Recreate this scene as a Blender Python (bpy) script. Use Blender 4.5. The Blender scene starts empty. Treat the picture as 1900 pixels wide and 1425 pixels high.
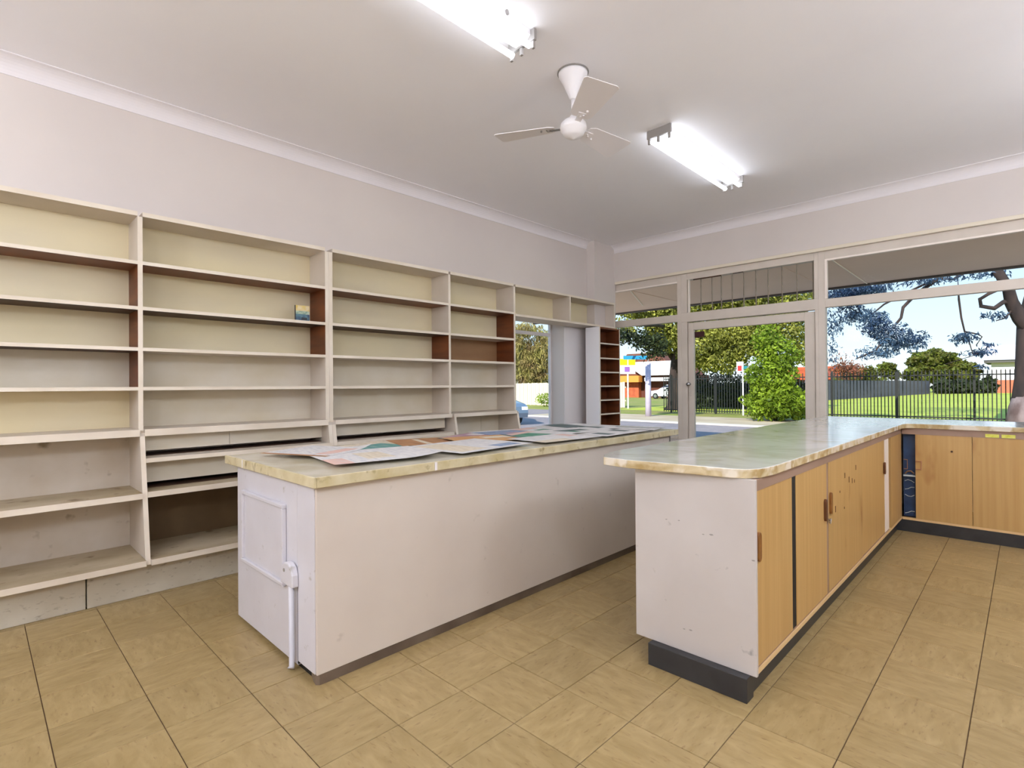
import bpy, math, random
import numpy as np
from mathutils import Vector, Matrix

random.seed(7)
rng = np.random.default_rng(11)
sc = bpy.context.scene
col = sc.collection

# ------------------------------------------------------------------ camera, sky, sun, exposure
CAM_H = 1.2598
cam_data = bpy.data.cameras.new('camera')
cam = bpy.data.objects.new('camera', cam_data)
col.objects.link(cam)
cam_data.sensor_fit = 'HORIZONTAL'
cam_data.sensor_width = 36.0
cam_data.lens = 979.23 / 1900.0 * 36.0
cam_data.clip_start = 0.05
cam_data.clip_end = 600
YAW, PIT, ROLL = -0.7739, 0.0040, -0.0071
fwd = Vector((math.sin(YAW) * math.cos(PIT), math.cos(YAW) * math.cos(PIT), math.sin(PIT)))
rt = Vector((math.cos(YAW), -math.sin(YAW), 0))
up = rt.cross(fwd)
r2 = rt * math.cos(ROLL) + up * math.sin(ROLL)
u2 = up * math.cos(ROLL) - rt * math.sin(ROLL)
m = Matrix((r2, u2, -fwd)).transposed().to_4x4()
m.translation = Vector((0, 0, CAM_H))
cam.matrix_world = m
sc.camera = cam

vs = sc.view_settings
vs.view_transform = 'Standard'
vs.look = 'None'
vs.gamma = 1.0
vs.use_curve_mapping = False
vs.exposure = 0.0

SKY_STRENGTH = 1.35
SUN_STRENGTH = 7.0
TUBE_STRENGTH = 8.0
FILL_GLOBE_STRENGTH = 36.5  # for the added globes, unseen lamps that brighten the room

w = bpy.data.worlds.new('sky')
sc.world = w
w.use_nodes = True
nt = w.node_tree
nt.nodes.clear()
wo = nt.nodes.new('ShaderNodeOutputWorld')
bg = nt.nodes.new('ShaderNodeBackground')
tc = nt.nodes.new('ShaderNodeTexCoord')
sp = nt.nodes.new('ShaderNodeSeparateXYZ')
rp = nt.nodes.new('ShaderNodeValToRGB')
nt.links.new(tc.outputs['Generated'], sp.inputs[0])
nt.links.new(sp.outputs['Z'], rp.inputs[0])
nt.links.new(rp.outputs[0], bg.inputs[0])
nt.links.new(bg.outputs[0], wo.inputs[0])
e = rp.color_ramp.elements
e[0].position = 0.0
e[0].color = (0.90, 0.97, 1.0, 1)
e[1].position = 1.0
e[1].color = (0.20, 0.42, 0.85, 1)
a = rp.color_ramp.elements.new(0.06)
a.color = (0.75, 0.90, 1.0, 1)
a = rp.color_ramp.elements.new(0.22)
a.color = (0.50, 0.74, 0.98, 1)
a = rp.color_ramp.elements.new(0.5)
a.color = (0.32, 0.58, 0.95, 1)
bg.inputs[1].default_value = SKY_STRENGTH

sun_d = bpy.data.lights.new('sun', 'SUN')
sun_d.energy = SUN_STRENGTH
sun_d.angle = 0.01
sun_d.color = (1.0, 0.95, 0.86)
sun = bpy.data.objects.new('sun', sun_d)
col.objects.link(sun)
sun.rotation_euler = Vector((-0.14, 1.0, -0.62)).to_track_quat('-Z', 'Y').to_euler()
sun.location = (0, -20, 20)

sc.cycles.max_bounces = 10
sc.cycles.diffuse_bounces = 6
sc.cycles.transparent_max_bounces = 16
sc.cycles.use_denoising = True
sc.cycles.sample_clamp_indirect = 6.0
sc.cycles.caustics_reflective = False
sc.cycles.caustics_refractive = False


# ------------------------------------------------------------------ materials
def lin(c):
    out = []
    for v in c[:3]:
        v = v / 255.0
        out.append(v / 12.92 if v <= 0.04045 else ((v + 0.055) / 1.055) ** 2.4)
    return (*out, 1.0)


def mat(name, c, rough=0.6, c2=None, scale=(3, 3, 3), detail=4, lo=0.35, hi=0.65, bump=0.0, bscale=None,
        metal=0.0, c3=None, lo3=0.6, hi3=0.7, scale3=(20, 20, 20), coat=0.0, rnd=0.0, spec=0.5, distort=0.0,
        island=0.0):
    """principled material whose colour mixes c with c2 (large noise) and c3 (small marks)"""
    mt = bpy.data.materials.new(name)
    mt.use_nodes = True
    t = mt.node_tree
    b = t.nodes['Principled BSDF']
    b.inputs['Roughness'].default_value = rough
    b.inputs['Metallic'].default_value = metal
    b.inputs['Coat Weight'].default_value = coat
    b.inputs['Coat Roughness'].default_value = 0.06
    b.inputs['Specular IOR Level'].default_value = spec
    out = None
    tcn = t.nodes.new('ShaderNodeTexCoord')

    def noise(scl, det, dist=0.0):
        mp = t.nodes.new('ShaderNodeMapping')
        mp.inputs['Scale'].default_value = scl
        t.links.new(tcn.outputs['Object'], mp.inputs[0])
        if rnd:
            oi = t.nodes.new('ShaderNodeObjectInfo')
            cm = t.nodes.new('ShaderNodeCombineXYZ')
            ml = t.nodes.new('ShaderNodeMath')
            ml.operation = 'MULTIPLY'
            ml.inputs[1].default_value = 37.0
            t.links.new(oi.outputs['Random'], ml.inputs[0])
            t.links.new(ml.outputs[0], cm.inputs[0])
            t.links.new(ml.outputs[0], cm.inputs[2])
            t.links.new(cm.outputs[0], mp.inputs['Location'])
        n = t.nodes.new('ShaderNodeTexNoise')
        n.inputs['Scale'].default_value = 1.0
        n.inputs['Detail'].default_value = det
        n.inputs['Distortion'].default_value = dist
        t.links.new(mp.outputs[0], n.inputs['Vector'])
        return n

    def ramp(n, a0, a1):
        mr = t.nodes.new('ShaderNodeMapRange')
        mr.inputs['From Min'].default_value = a0
        mr.inputs['From Max'].default_value = a1
        t.links.new(n.outputs[0], mr.inputs['Value'])
        return mr

    def mix(fac, a_, b_):
        mx = t.nodes.new('ShaderNodeMix')
        mx.data_type = 'RGBA'
        t.links.new(fac.outputs[0], mx.inputs[0])
        for sock, v in ((6, a_), (7, b_)):
            if isinstance(v, tuple):
                mx.inputs[sock].default_value = v
            else:
                t.links.new(v, mx.inputs[sock])
        return mx.outputs[2]

    cur = lin(c)
    if c2:
        cur = mix(ramp(noise(scale, detail, distort), lo, hi), cur, lin(c2))
    if c3:
        cur = mix(ramp(noise(scale3, 3), lo3, hi3), cur, lin(c3))
    if rnd or island:
        hs = t.nodes.new('ShaderNodeHueSaturation')
        if island:
            src = t.nodes.new('ShaderNodeNewGeometry').outputs['Random Per Island']
            amt = island
        else:
            src = t.nodes.new('ShaderNodeObjectInfo').outputs['Random']
            amt = rnd
        mr = t.nodes.new('ShaderNodeMapRange')
        mr.inputs['To Min'].default_value = 1 - amt
        mr.inputs['To Max'].default_value = 1 + amt
        t.links.new(src, mr.inputs['Value'])
        t.links.new(mr.outputs[0], hs.inputs['Value'])
        if isinstance(cur, tuple):
            hs.inputs['Color'].default_value = cur
        else:
            t.links.new(cur, hs.inputs['Color'])
        cur = hs.outputs[0]
    if isinstance(cur, tuple):
        b.inputs['Base Color'].default_value = cur
    else:
        t.links.new(cur, b.inputs['Base Color'])
    if bump:
        n = noise(bscale or scale, 5)
        bp = t.nodes.new('ShaderNodeBump')
        bp.inputs['Strength'].default_value = bump
        bp.inputs['Distance'].default_value = 0.01
        t.links.new(n.outputs[0], bp.inputs['Height'])
        t.links.new(bp.outputs[0], b.inputs['Normal'])
    return mt


def emit(name, c, s):
    mt = bpy.data.materials.new(name)
    mt.use_nodes = True
    t = mt.node_tree
    t.nodes.clear()
    o = t.nodes.new('ShaderNodeOutputMaterial')
    em = t.nodes.new('ShaderNodeEmission')
    em.inputs[0].default_value = (*c, 1)
    em.inputs[1].default_value = s
    t.links.new(em.outputs[0], o.inputs[0])
    return mt


def glass_mat(name):
    mt = bpy.data.materials.new(name)
    mt.use_nodes = True
    t = mt.node_tree
    t.nodes.clear()
    o = t.nodes.new('ShaderNodeOutputMaterial')
    tr = t.nodes.new('ShaderNodeBsdfTransparent')
    tr.inputs[0].default_value = (0.97, 0.985, 0.98, 1)
    gl = t.nodes.new('ShaderNodeBsdfGlossy')
    gl.inputs['Roughness'].default_value = 0.01
    fr = t.nodes.new('ShaderNodeFresnel')
    fr.inputs[0].default_value = 1.08
    mx = t.nodes.new('ShaderNodeMixShader')
    t.links.new(fr.outputs[0], mx.inputs[0])
    t.links.new(tr.outputs[0], mx.inputs[1])
    t.links.new(gl.outputs[0], mx.inputs[2])
    t.links.new(mx.outputs[0], o.inputs[0])
    return mt


def leaf_mat(name, c, c2, trans=0.35, var=0.3):
    mt = mat(name, c, 0.55, c2, scale=(1.1, 1.1, 1.1), island=var, spec=0.3)
    t = mt.node_tree
    b = t.nodes['Principled BSDF']
    o = t.nodes['Material Output']
    tl = t.nodes.new('ShaderNodeBsdfTranslucent')
    mx = t.nodes.new('ShaderNodeMixShader')
    mx.inputs[0].default_value = trans
    t.links.new(b.inputs['Base Color'].links[0].from_socket, tl.inputs[0])
    t.links.new(b.outputs[0], mx.inputs[1])
    t.links.new(tl.outputs[0], mx.inputs[2])
    t.links.new(mx.outputs[0], o.inputs[0])
    return mt


M = {}
M['wall'] = mat('painted plaster', (223, 215, 209), 0.7, (217, 209, 204), scale=(1, 1, 1))
M['ceiling'] = mat('ceiling paint', (250, 249, 252), 0.75, (246, 245, 249), scale=(1.2, 1.2, 1.2), bump=0.1, bscale=(3, 3, 3))
M['cornice'] = mat('cornice paint', (238, 234, 236), 0.6)
M['frame'] = mat('window frame paint', (220, 210, 198), 0.45, (212, 202, 190), scale=(4, 4, 4))
M['bead'] = mat('pale glazing bead', (250, 240, 230), 0.5)
M['rail'] = mat('cream curtain rail', (232, 222, 202), 0.5)
M['tile'] = mat('vinyl floor tile', (170, 148, 104), 0.36, (150, 128, 84), scale=(9, 26, 9), detail=7, lo=0.3, hi=0.7,
                c3=(122, 94, 60), lo3=0.60, hi3=0.82, scale3=(26, 80, 26), rnd=0.06, bump=0.12, bscale=(30, 60, 30), distort=0.6)
M['grout'] = mat('dark tile joint', (92, 70, 46), 0.8)
M['shelf_white'] = mat('old white shelf paint', (214, 204, 192), 0.5, (198, 187, 172), scale=(2, 2, 2))
M['shelf_edge'] = mat('cream edge paint', (236, 226, 210), 0.45, (222, 210, 192), scale=(3, 3, 3))
M['back_cream'] = mat('cream back board', (232, 219, 178), 0.6, (218, 207, 178), scale=(0.8, 0.9, 2.5), lo=0.3, hi=0.7)
M['back_grey'] = mat('greyed back board', (222, 215, 200), 0.65, (212, 202, 178), scale=(2, 2, 3))
M['back_dirty'] = mat('scuffed back board', (206, 197, 184), 0.7, (192, 180, 162), scale=(3, 3, 3), c3=(150, 138, 118), lo3=0.62, hi3=0.75, scale3=(9, 9, 9))
M['raw_wood'] = mat('bare red brown timber', (122, 66, 30), 0.5, (92, 46, 20), scale=(2, 3, 14))
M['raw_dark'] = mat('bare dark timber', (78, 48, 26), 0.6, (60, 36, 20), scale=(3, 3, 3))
M['raw_tan'] = mat('tan bare board', (158, 122, 86), 0.6, (145, 108, 74), scale=(2, 2, 8))
M['brown_board'] = mat('brown hardboard', (112, 90, 60), 0.6, (98, 78, 50), scale=(3, 3, 3))
M['worn_shelf'] = mat('worn shelf top', (188, 174, 148), 0.6, (160, 144, 114), scale=(4, 2, 4), c3=(120, 100, 74), lo3=0.62, hi3=0.75, scale3=(12, 9, 9))
M['kick_white'] = mat('scuffed kick board', (206, 200, 184), 0.6, (188, 180, 162), scale=(3, 3, 3), c3=(140, 130, 114), lo3=0.60, hi3=0.80, scale3=(40, 26, 50))
M['island_white'] = mat('counter front board', (216, 207, 197), 0.5, (208, 198, 188), scale=(1.5, 1.5, 1.5), c3=(186, 176, 166), lo3=0.70, hi3=0.85, scale3=(14, 14, 14))
M['island_end'] = mat('painted counter end', (216, 215, 222), 0.4, (208, 206, 212), scale=(3, 3, 3), c3=(176, 172, 168), lo3=0.66, hi3=0.78, scale3=(18, 18, 18))
M['island_trim'] = mat('yellowed edge strip', (214, 204, 172), 0.45, (190, 176, 132), scale=(8, 8, 8), c3=(150, 134, 92), lo3=0.6, hi3=0.75, scale3=(20, 20, 20))
M['island_top'] = mat('cream laminate top', (222, 217, 202), 0.22, (202, 194, 168), scale=(5, 5, 5))
M['kick_brown'] = mat('grey brown vinyl skirting', (112, 98, 84), 0.5, (90, 76, 64), scale=(5, 5, 5))
M['kick_black'] = mat('black vinyl skirting', (38, 38, 40), 0.4, (50, 50, 52), scale=(8, 8, 8))
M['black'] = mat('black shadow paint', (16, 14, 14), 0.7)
M['bench_end'] = mat('white bench end board', (204, 199, 196), 0.45, (194, 188, 184), scale=(2, 2, 2), c3=(150, 146, 144), lo3=0.69, hi3=0.76, scale3=(13, 13, 13))
M['marble'] = mat('marble pattern laminate', (234, 234, 233), 0.14, (218, 219, 210), scale=(3.4, 3.4, 3.4), detail=6, lo=0.42, hi=0.62,
                  c3=(196, 180, 150), lo3=0.60, hi3=0.85, scale3=(4.5, 4.5, 6), coat=0.3, distort=1.4)
M['marble_edge'] = mat('marble pattern edge', (214, 200, 166), 0.25, (172, 148, 100), scale=(7, 7, 9), detail=6, lo=0.4, hi=0.65,
                       c3=(228, 220, 204), lo3=0.52, hi3=0.62, scale3=(9, 9, 9), distort=1.2)
M['door_wood'] = mat('maple laminate', (198, 162, 104), 0.42, (186, 148, 90), scale=(40, 40, 1.3), detail=6, lo=0.3, hi=0.7, rnd=0.03,
                     c3=(160, 110, 60), lo3=0.66, hi3=0.8, scale3=(5, 5, 2))
M['rail_wood'] = mat('greyed timber rail', (158, 132, 116), 0.5, (146, 120, 104), scale=(4, 2, 4))
M['pale_rail'] = mat('pale timber rail', (222, 190, 140), 0.5)
M['handle'] = mat('brown recessed pull', (140, 92, 40), 0.35, (116, 72, 30), scale=(10, 10, 10))
M['handle_dark'] = mat('dark brown pull', (92, 52, 24), 0.4)
M['handle_pink'] = mat('pink brown pull rim', (176, 128, 96), 0.4)
M['chrome'] = mat('chrome', (200, 200, 202), 0.2, metal=1.0)
M['white_gloss'] = mat('white enamel', (240, 238, 240), 0.35)
M['blade'] = mat('fan blade enamel', (236, 232, 234), 0.45)
M['grey_metal'] = mat('grey lamp end', (150, 146, 142), 0.5)
M['tube'] = emit('fluorescent tube light', (0.90, 0.95, 1.04), TUBE_STRENGTH)
M['globe'] = emit('added fill globe light', (0.89, 0.945, 1.06), FILL_GLOBE_STRENGTH)
M['glass'] = glass_mat('window glass')
M['navy'] = mat('navy board', (58, 84, 124), 0.5, (40, 60, 96), scale=(6, 6, 6))
M['cable'] = mat('pale cable', (196, 206, 214), 0.5)
M['yellow'] = mat('yellow sticker', (206, 208, 60), 0.5, (226, 226, 120), scale=(60, 60, 60))
M['sticker_dark'] = mat('maroon sticker', (58, 12, 14), 0.5)
M['bar'] = mat('fanlight bar paint', (150, 134, 118), 0.5)
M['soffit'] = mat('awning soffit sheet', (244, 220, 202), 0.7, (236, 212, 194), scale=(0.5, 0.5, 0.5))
M['fascia'] = mat('dark awning fascia', (84, 80, 80), 0.6)
M['brick_wall'] = mat('outer wall render', (190, 178, 165), 0.8)
# outdoors
M['asphalt'] = mat('pinkish asphalt', (150, 138, 138), 0.9, (132, 122, 124), scale=(0.6, 0.6, 0.6), c3=(168, 156, 152), scale3=(5, 5, 5))  # pinkish grey road colour with random tone
M['concrete'] = mat('footpath concrete', (196, 178, 152), 0.9, (178, 158, 132), scale=(0.8, 0.8, 0.8))
M['kerb'] = mat('kerb concrete', (212, 202, 190), 0.9)
M['grass'] = mat('lawn grass', (184, 190, 66), 0.9, (166, 176, 54), scale=(0.25, 0.25, 0.25), c3=(168, 176, 72), scale3=(2, 2, 2))
M['verge'] = mat('verge grass', (128, 142, 44), 0.9, (150, 138, 76), scale=(0.5, 0.5, 0.5), c3=(96, 112, 34), scale3=(3, 3, 3))
M['fence_black'] = mat('black fence powder coat', (20, 22, 22), 0.5)
M['navy_fence'] = mat('slate steel fence', (86, 84, 104), 0.7, (74, 72, 92), scale=(0.1, 0.1, 1))
M['bark'] = mat('rough dark bark', (66, 52, 48), 0.9, (42, 34, 34), scale=(4, 4, 1.2), bump=0.5, bscale=(8, 8, 3))
M['bark_pale'] = mat('pale flaking bark', (150, 134, 134), 0.9, (98, 80, 78), scale=(3, 3, 1.5), bump=0.4, bscale=(8, 8, 3))
M['leaf_olive'] = leaf_mat('olive leaves', (176, 176, 84), (112, 116, 50), 0.3, 0.45)
M['leaf_bright'] = leaf_mat('bright green leaves', (150, 172, 48), (96, 120, 30), 0.35, 0.4)
M['leaf_blue'] = leaf_mat('blue grey gum leaves', (72, 98, 122), (44, 62, 92), 0.25, 0.5)
M['leaf_dark'] = leaf_mat('dark hedge leaves', (56, 66, 34), (36, 44, 30), 0.2, 0.5)
M['leaf_mid'] = leaf_mat('mid green leaves', (104, 116, 42), (84, 78, 34), 0.25, 0.4)
M['leaf_red'] = leaf_mat('russet leaves', (150, 96, 70), (110, 70, 60), 0.2, 0.4)
M['leaf_weep'] = leaf_mat('drying weeping leaves', (172, 164, 92), (140, 116, 76), 0.3, 0.45)
M['roof_tile'] = mat('terracotta roof', (188, 88, 50), 0.8, (160, 70, 42), scale=(2, 2, 2))
M['roof_brown'] = mat('brown roof', (120, 70, 52), 0.8, (98, 56, 44), scale=(2, 2, 2))
M['brick'] = mat('orange brick', (190, 98, 62), 0.85, (166, 80, 52), scale=(3, 3, 3))
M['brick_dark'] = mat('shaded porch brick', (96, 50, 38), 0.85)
M['white_out'] = mat('white outdoor paint', (236, 234, 236), 0.6)
M['cream_out'] = mat('cream fence paint', (218, 206, 186), 0.7, (200, 188, 170), scale=(2, 2, 0.5))
M['orange_awning'] = mat('orange shade cloth', (226, 140, 58), 0.7)
M['lilac_pole'] = mat('pale painted pole', (208, 198, 218), 0.6, (190, 180, 200), scale=(3, 3, 3))
M['sign_yellow'] = mat('yellow sign face', (232, 238, 20), 0.5)
M['sign_blue'] = mat('blue street sign', (40, 150, 200), 0.5)
M['sign_red'] = mat('red sign print', (214, 40, 40), 0.5)
M['sign_teal'] = mat('teal sign face', (20, 120, 130), 0.5)
M['sign_purple'] = mat('purple sign print', (150, 100, 190), 0.5)
M['car_silver'] = mat('silver car paint', (112, 128, 146), 0.25, metal=0.3, coat=0.5)
M['car_white'] = mat('white car paint', (240, 240, 240), 0.25, coat=0.5)
M['car_glass'] = mat('car window', (36, 38, 70), 0.05)
M['rubber'] = mat('tyre rubber', (24, 24, 28), 0.8)
M['school_white'] = mat('pale weatherboard', (222, 214, 222), 0.8)
M['school_brick'] = mat('red brick base', (206, 108, 82), 0.85)
M['metal_roof'] = mat('pale metal roof', (226, 220, 232), 0.6)


# ------------------------------------------------------------------ mesh helpers
class MB:
    def __init__(self):
        self.v, self.f, self.mi = [], [], []

    def quad(self, pts, k=0):
        n = len(self.v)
        self.v += [tuple(p) for p in pts]
        self.f.append(tuple(range(n, n + len(pts))))
        self.mi.append(k)
        return self

    def box(self, x0, x1, y0, y1, z0, z1, k=0, ks=None):
        """ks: {'-x','+x','-y','+y','-z','+z': index}"""
        ks = ks or {}
        n = len(self.v)
        self.v += [(x0, y0, z0), (x1, y0, z0), (x1, y1, z0), (x0, y1, z0), (x0, y0, z1), (x1, y0, z1), (x1, y1, z1), (x0, y1, z1)]
        for nm, q in (('-z', (0, 3, 2, 1)), ('+z', (4, 5, 6, 7)), ('-y', (0, 1, 5, 4)), ('+x', (1, 2, 6, 5)), ('+y', (2, 3, 7, 6)), ('-x', (3, 0, 4, 7))):
            self.f.append(tuple(n + i for i in q))
            self.mi.append(ks.get(nm, k))
        return self

    def prism(self, poly, axis, a, b, k=0, kcap=None, kfun=None):
        """poly: 2-D points (ccw); extruded along axis from a to b. axis x:(y,z) y:(x,z) z:(x,y)"""
        n = len(self.v)
        m_ = len(poly)

        def P(p, t):
            return {'x': (t, p[0], p[1]), 'y': (p[0], t, p[1]), 'z': (p[0], p[1], t)}[axis]
        self.v += [P(p, a) for p in poly] + [P(p, b) for p in poly]
        for i in range(m_):
            j = (i + 1) % m_
            self.f.append((n + i, n + j, n + m_ + j, n + m_ + i))
            self.mi.append(kfun(i) if kfun else k)
        self.f.append(tuple(n + i for i in reversed(range(m_))))
        self.f.append(tuple(n + m_ + i for i in range(m_)))
        self.mi += [k if kcap is None else kcap] * 2
        return self

    def tube(self, pts, rad, sides=8, k=0, cap=True):
        pts = [Vector(p) for p in pts]
        if not isinstance(rad, (list, tuple)):
            rad = [rad] * len(pts)
        n = len(self.v)
        for i, p in enumerate(pts):
            d = (pts[min(i + 1, len(pts) - 1)] - pts[max(i - 1, 0)]).normalized()
            ref = Vector((0, 0, 1)) if abs(d.z) < 0.9 else Vector((1, 0, 0))
            s = d.cross(ref).normalized()
            t = d.cross(s)
            for j in range(sides):
                an = 2 * math.pi * j / sides
                q = p + (s * math.cos(an) + t * math.sin(an)) * rad[i]
                self.v.append(tuple(q))
        for i in range(len(pts) - 1):
            for j in range(sides):
                a_, b_ = n + i * sides + j, n + i * sides + (j + 1) % sides
                self.f.append((a_, a_ + sides, b_ + sides, b_))
                self.mi.append(k)
        if cap:
            self.f.append(tuple(n + j for j in range(sides)))
            self.f.append(tuple(n + (len(pts) - 1) * sides + j for j in reversed(range(sides))))
            self.mi += [k, k]
        return self

    def lathe(self, c, prof, sides=24, k=0):
        """prof: (radius, z) pairs top to bottom around vertical axis at c=(x,y)"""
        n = len(self.v)
        for r_, z in prof:
            for j in range(sides):
                an = 2 * math.pi * j / sides
                self.v.append((c[0] + r_ * math.cos(an), c[1] + r_ * math.sin(an), z))
        for i in range(len(prof) - 1):
            for j in range(sides):
                a_, b_ = n + i * sides + j, n + i * sides + (j + 1) % sides
                self.f.append((a_, a_ + sides, b_ + sides, b_))
                self.mi.append(k)
        self.f.append(tuple(n + j for j in range(sides)))
        self.f.append(tuple(n + (len(prof) - 1) * sides + j for j in reversed(range(sides))))
        self.mi += [k, k]
        return self

    def mesh(self, name, mats, off=(0, 0, 0)):
        me = bpy.data.meshes.new(name)
        me.from_pydata([(a_ - off[0], b_ - off[1], c_ - off[2]) for a_, b_, c_ in self.v], [], self.f)
        if not isinstance(mats, (list, tuple)):
            mats = [mats]
        for x in mats:
            me.materials.append(x)
        me.polygons.foreach_set('material_index', self.mi)
        me.update()
        return me

    def build(self, name, mats, parent=None, bevel=0.0, smooth=False, label=None):
        off = (0, 0, 0)
        if parent is not None:
            off = world_loc(parent)
        me = self.mesh(name, mats, off)
        if smooth:
            me.polygons.foreach_set('use_smooth', [True] * len(me.polygons))
        o = bpy.data.objects.new(name, me)
        col.objects.link(o)
        if parent is not None:
            o.parent = parent
        if bevel:
            bm = o.modifiers.new('bevel', 'BEVEL')
            bm.width = bevel
            bm.segments = 2
            bm.limit_method = 'ANGLE'
        if label:
            o['label'] = label
        return o


def world_loc(o):
    v = Vector((0, 0, 0))
    while o is not None:
        v = v + o.location
        o = o.parent
    return v


def thing(name, label, cat, loc, group=None):
    o = bpy.data.objects.new(name, None)
    o.empty_display_size = 0.1
    col.objects.link(o)
    o.location = loc
    o['label'] = label
    o['category'] = cat
    if group:
        o['group'] = group
    return o


def tag(o, label, cat, group=None):
    o['label'] = label
    o['category'] = cat
    if group:
        o['group'] = group
    return o


def struct(name, mb, mats, **kw):
    o = mb.build(name, mats, **kw)
    o['kind'] = 'structure'
    return o


def sroot(name):
    o = bpy.data.objects.new(name, None)
    col.objects.link(o)
    o['kind'] = 'structure'
    return o


# ------------------------------------------------------------------ room constants
LW, RW, BW, FW = -4.25, 2.6, -2.8, 6.35      # wall faces
BH = 6.28                                     # face of the bulkhead over the shop front
CEIL = 3.195
HEAD = 2.665

# ------------------------------------------------------------------ floor with tiles
T = 0.305
TX0, TY0 = -1.993, 1.109
floor = struct('floor', MB().box(LW - 0.3, RW + 0.2, BW - 0.2, FW + 0.35, -0.22, -0.004), M['grout'])
F_px = 979.23


def project(p):
    d = Vector(p) - Vector((0, 0, CAM_H))
    z = d.dot(fwd)
    if z <= 0.05:
        return None
    return 950 + F_px * d.dot(r2) / z, 712.5 - F_px * d.dot(u2) / z, z


tmesh = []
for k in range(2):
    g = 0.0017
    h = T / 2 - g
    mb = MB()
    b_ = 0.0012
    mb.v = [(-h, -h, -0.004), (h, -h, -0.004), (h, h, -0.004), (-h, h, -0.004),
            (-h, -h, -b_), (h, -h, -b_), (h, h, -b_), (-h, h, -b_),
            (-h + b_, -h + b_, 0), (h - b_, -h + b_, 0), (h - b_, h - b_, 0), (-h + b_, h - b_, 0)]
    mb.f = [(0, 1, 5, 4), (1, 2, 6, 5), (2, 3, 7, 6), (3, 0, 4, 7), (4, 5, 9, 8), (5, 6, 10, 9), (6, 7, 11, 10), (7, 4, 8, 11), (8, 9, 10, 11)]
    mb.mi = [0] * 9
    tmesh.append(mb.mesh('tile', M['tile']))
tiles = []
for i in range(-8, 17):
    for j in range(-14, 20):
        cx, cy = TX0 + (i + 0.5) * T, TY0 + (j + 0.5) * T
        x0, x1 = max(cx - T / 2, -3.87), min(cx + T / 2, RW)
        y0, y1 = max(cy - T / 2, BW), min(cy + T / 2, FW)
        if x1 - x0 < 0.01 or y1 - y0 < 0.01:
            continue
        full = (x1 - x0 > T - 0.01) and (y1 - y0 > T - 0.01)
        p = project((cx, cy, 0))
        vis = p is not None and -120 < p[0] < 2020 and p[1] < 1560
        hid = (-3.0 < cx < -2.3 and 1.2 < cy < 4.0) or (-1.2 < cx < -0.95 and cy > 2.3) or (cy > 5.8 and cx > -1.4)
        # behind the island as seen from the camera
        if p is not None and cx < -3.2 and cy > 1.9:
            hid = True
        tiles.append((0 if (vis and full and not hid) else 1, -(p[1] if p else 0), cx, cy, x0, x1, y0, y1, full))
tiles.sort()
rest = MB()
nt_ = 0
for q in tiles:
    if q[0] == 0 and nt_ < 290:
        o = bpy.data.objects.new('tile', tmesh[0])
        col.objects.link(o)
        o.parent = floor
        o.location = (q[2], q[3], random.uniform(-0.0004, 0.0004))
        o.rotation_euler = (random.uniform(-.0012, .0012), random.uniform(-.0012, .0012), random.choice((0, math.pi)) + (math.pi / 2 if (round((q[2] - TX0) / T - .5) + round((q[3] - TY0) / T - .5)) % 2 else 0))
        nt_ += 1
    else:
        rest.box(q[4] + 0.0012, q[5] - 0.0012, q[6] + 0.0012, q[7] - 0.0012, -0.004, 0)
rt_ = rest.build('tiles', M['tile'], floor)
rt_['kind'] = 'stuff'

# ------------------------------------------------------------------ walls
wl = MB()
SWY0, SWY1, SWZ0, SWZ1 = 4.16, 5.30, 0.62, 2.10   # side window opening
wl.box(LW - 0.25, LW, BW - 0.2, SWY0, -0.2, CEIL + 0.2)
wl.box(LW - 0.25, LW, SWY1, FW + 0.1, -0.2, CEIL + 0.2)
wl.box(LW - 0.25, LW, SWY0, SWY1, -0.2, SWZ0)
wl.box(LW - 0.25, LW, SWY0, SWY1, SWZ1, CEIL + 0.2)
struct('wall_left', wl, [M['wall']])
struct('wall_right', MB().box(RW, RW + 0.2, BW - 0.2, FW + 0.1, -0.2, CEIL + 0.2), M['wall'])
struct('wall_back', MB().box(LW, RW, BW - 0.2, BW, -0.2, CEIL + 0.2), M['wall'])
wf = MB()
wf.box(LW, RW, BH, FW + 0.1, HEAD, CEIL + 0.2)
wf.box(LW - 0.25, RW + 0.2, FW + 0.1, FW + 0.3, HEAD + 0.02, 4.95, k=1)
wf.box(LW, -3.05, FW - 0.03, FW + 0.12, -0.2, 0.57)
wf.box(-1.55, RW, FW - 0.03, FW + 0.12, -0.2, 0.865)
struct('wall_front', wf, [M['wall'], M['brick_wall']])
struct('ceiling', MB().box(LW - 0.25, RW + 0.2, BW - 0.2, FW + 0.1, CEIL, CEIL + 0.25), M['ceiling'])
struct('wall_parapet', MB().box(LW - 0.25, LW - 0.05, BW - 0.2, FW + 0.1, CEIL + 0.25, 4.95)
       .box(LW - 0.05, RW + 0.2, BW - 0.2, FW + 0.1, 3.6, 3.7), M['brick_wall'])
struct('wall_column', MB().box(LW, -4.118, 5.80, BH + 0.02, 0, CEIL), M['wall'], bevel=0.004)


# cove cornices
def cove(n=7, r=0.088):
    pts = [(0, 0)]
    pts.append((0.0, -r - 0.008))
    pts.append((0.006, -r - 0.008))
    pts.append((0.006, -r))
    for i in range(n + 1):
        an = math.pi / 2 * i / n
        pts.append((0.006 + (r - 0.004) * (1 - math.cos(an)), -r + (r - 0.006) * math.sin(an)))
    pts.append((r + 0.008, -0.006))
    pts.append((r + 0.008, 0))
    return pts


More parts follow.
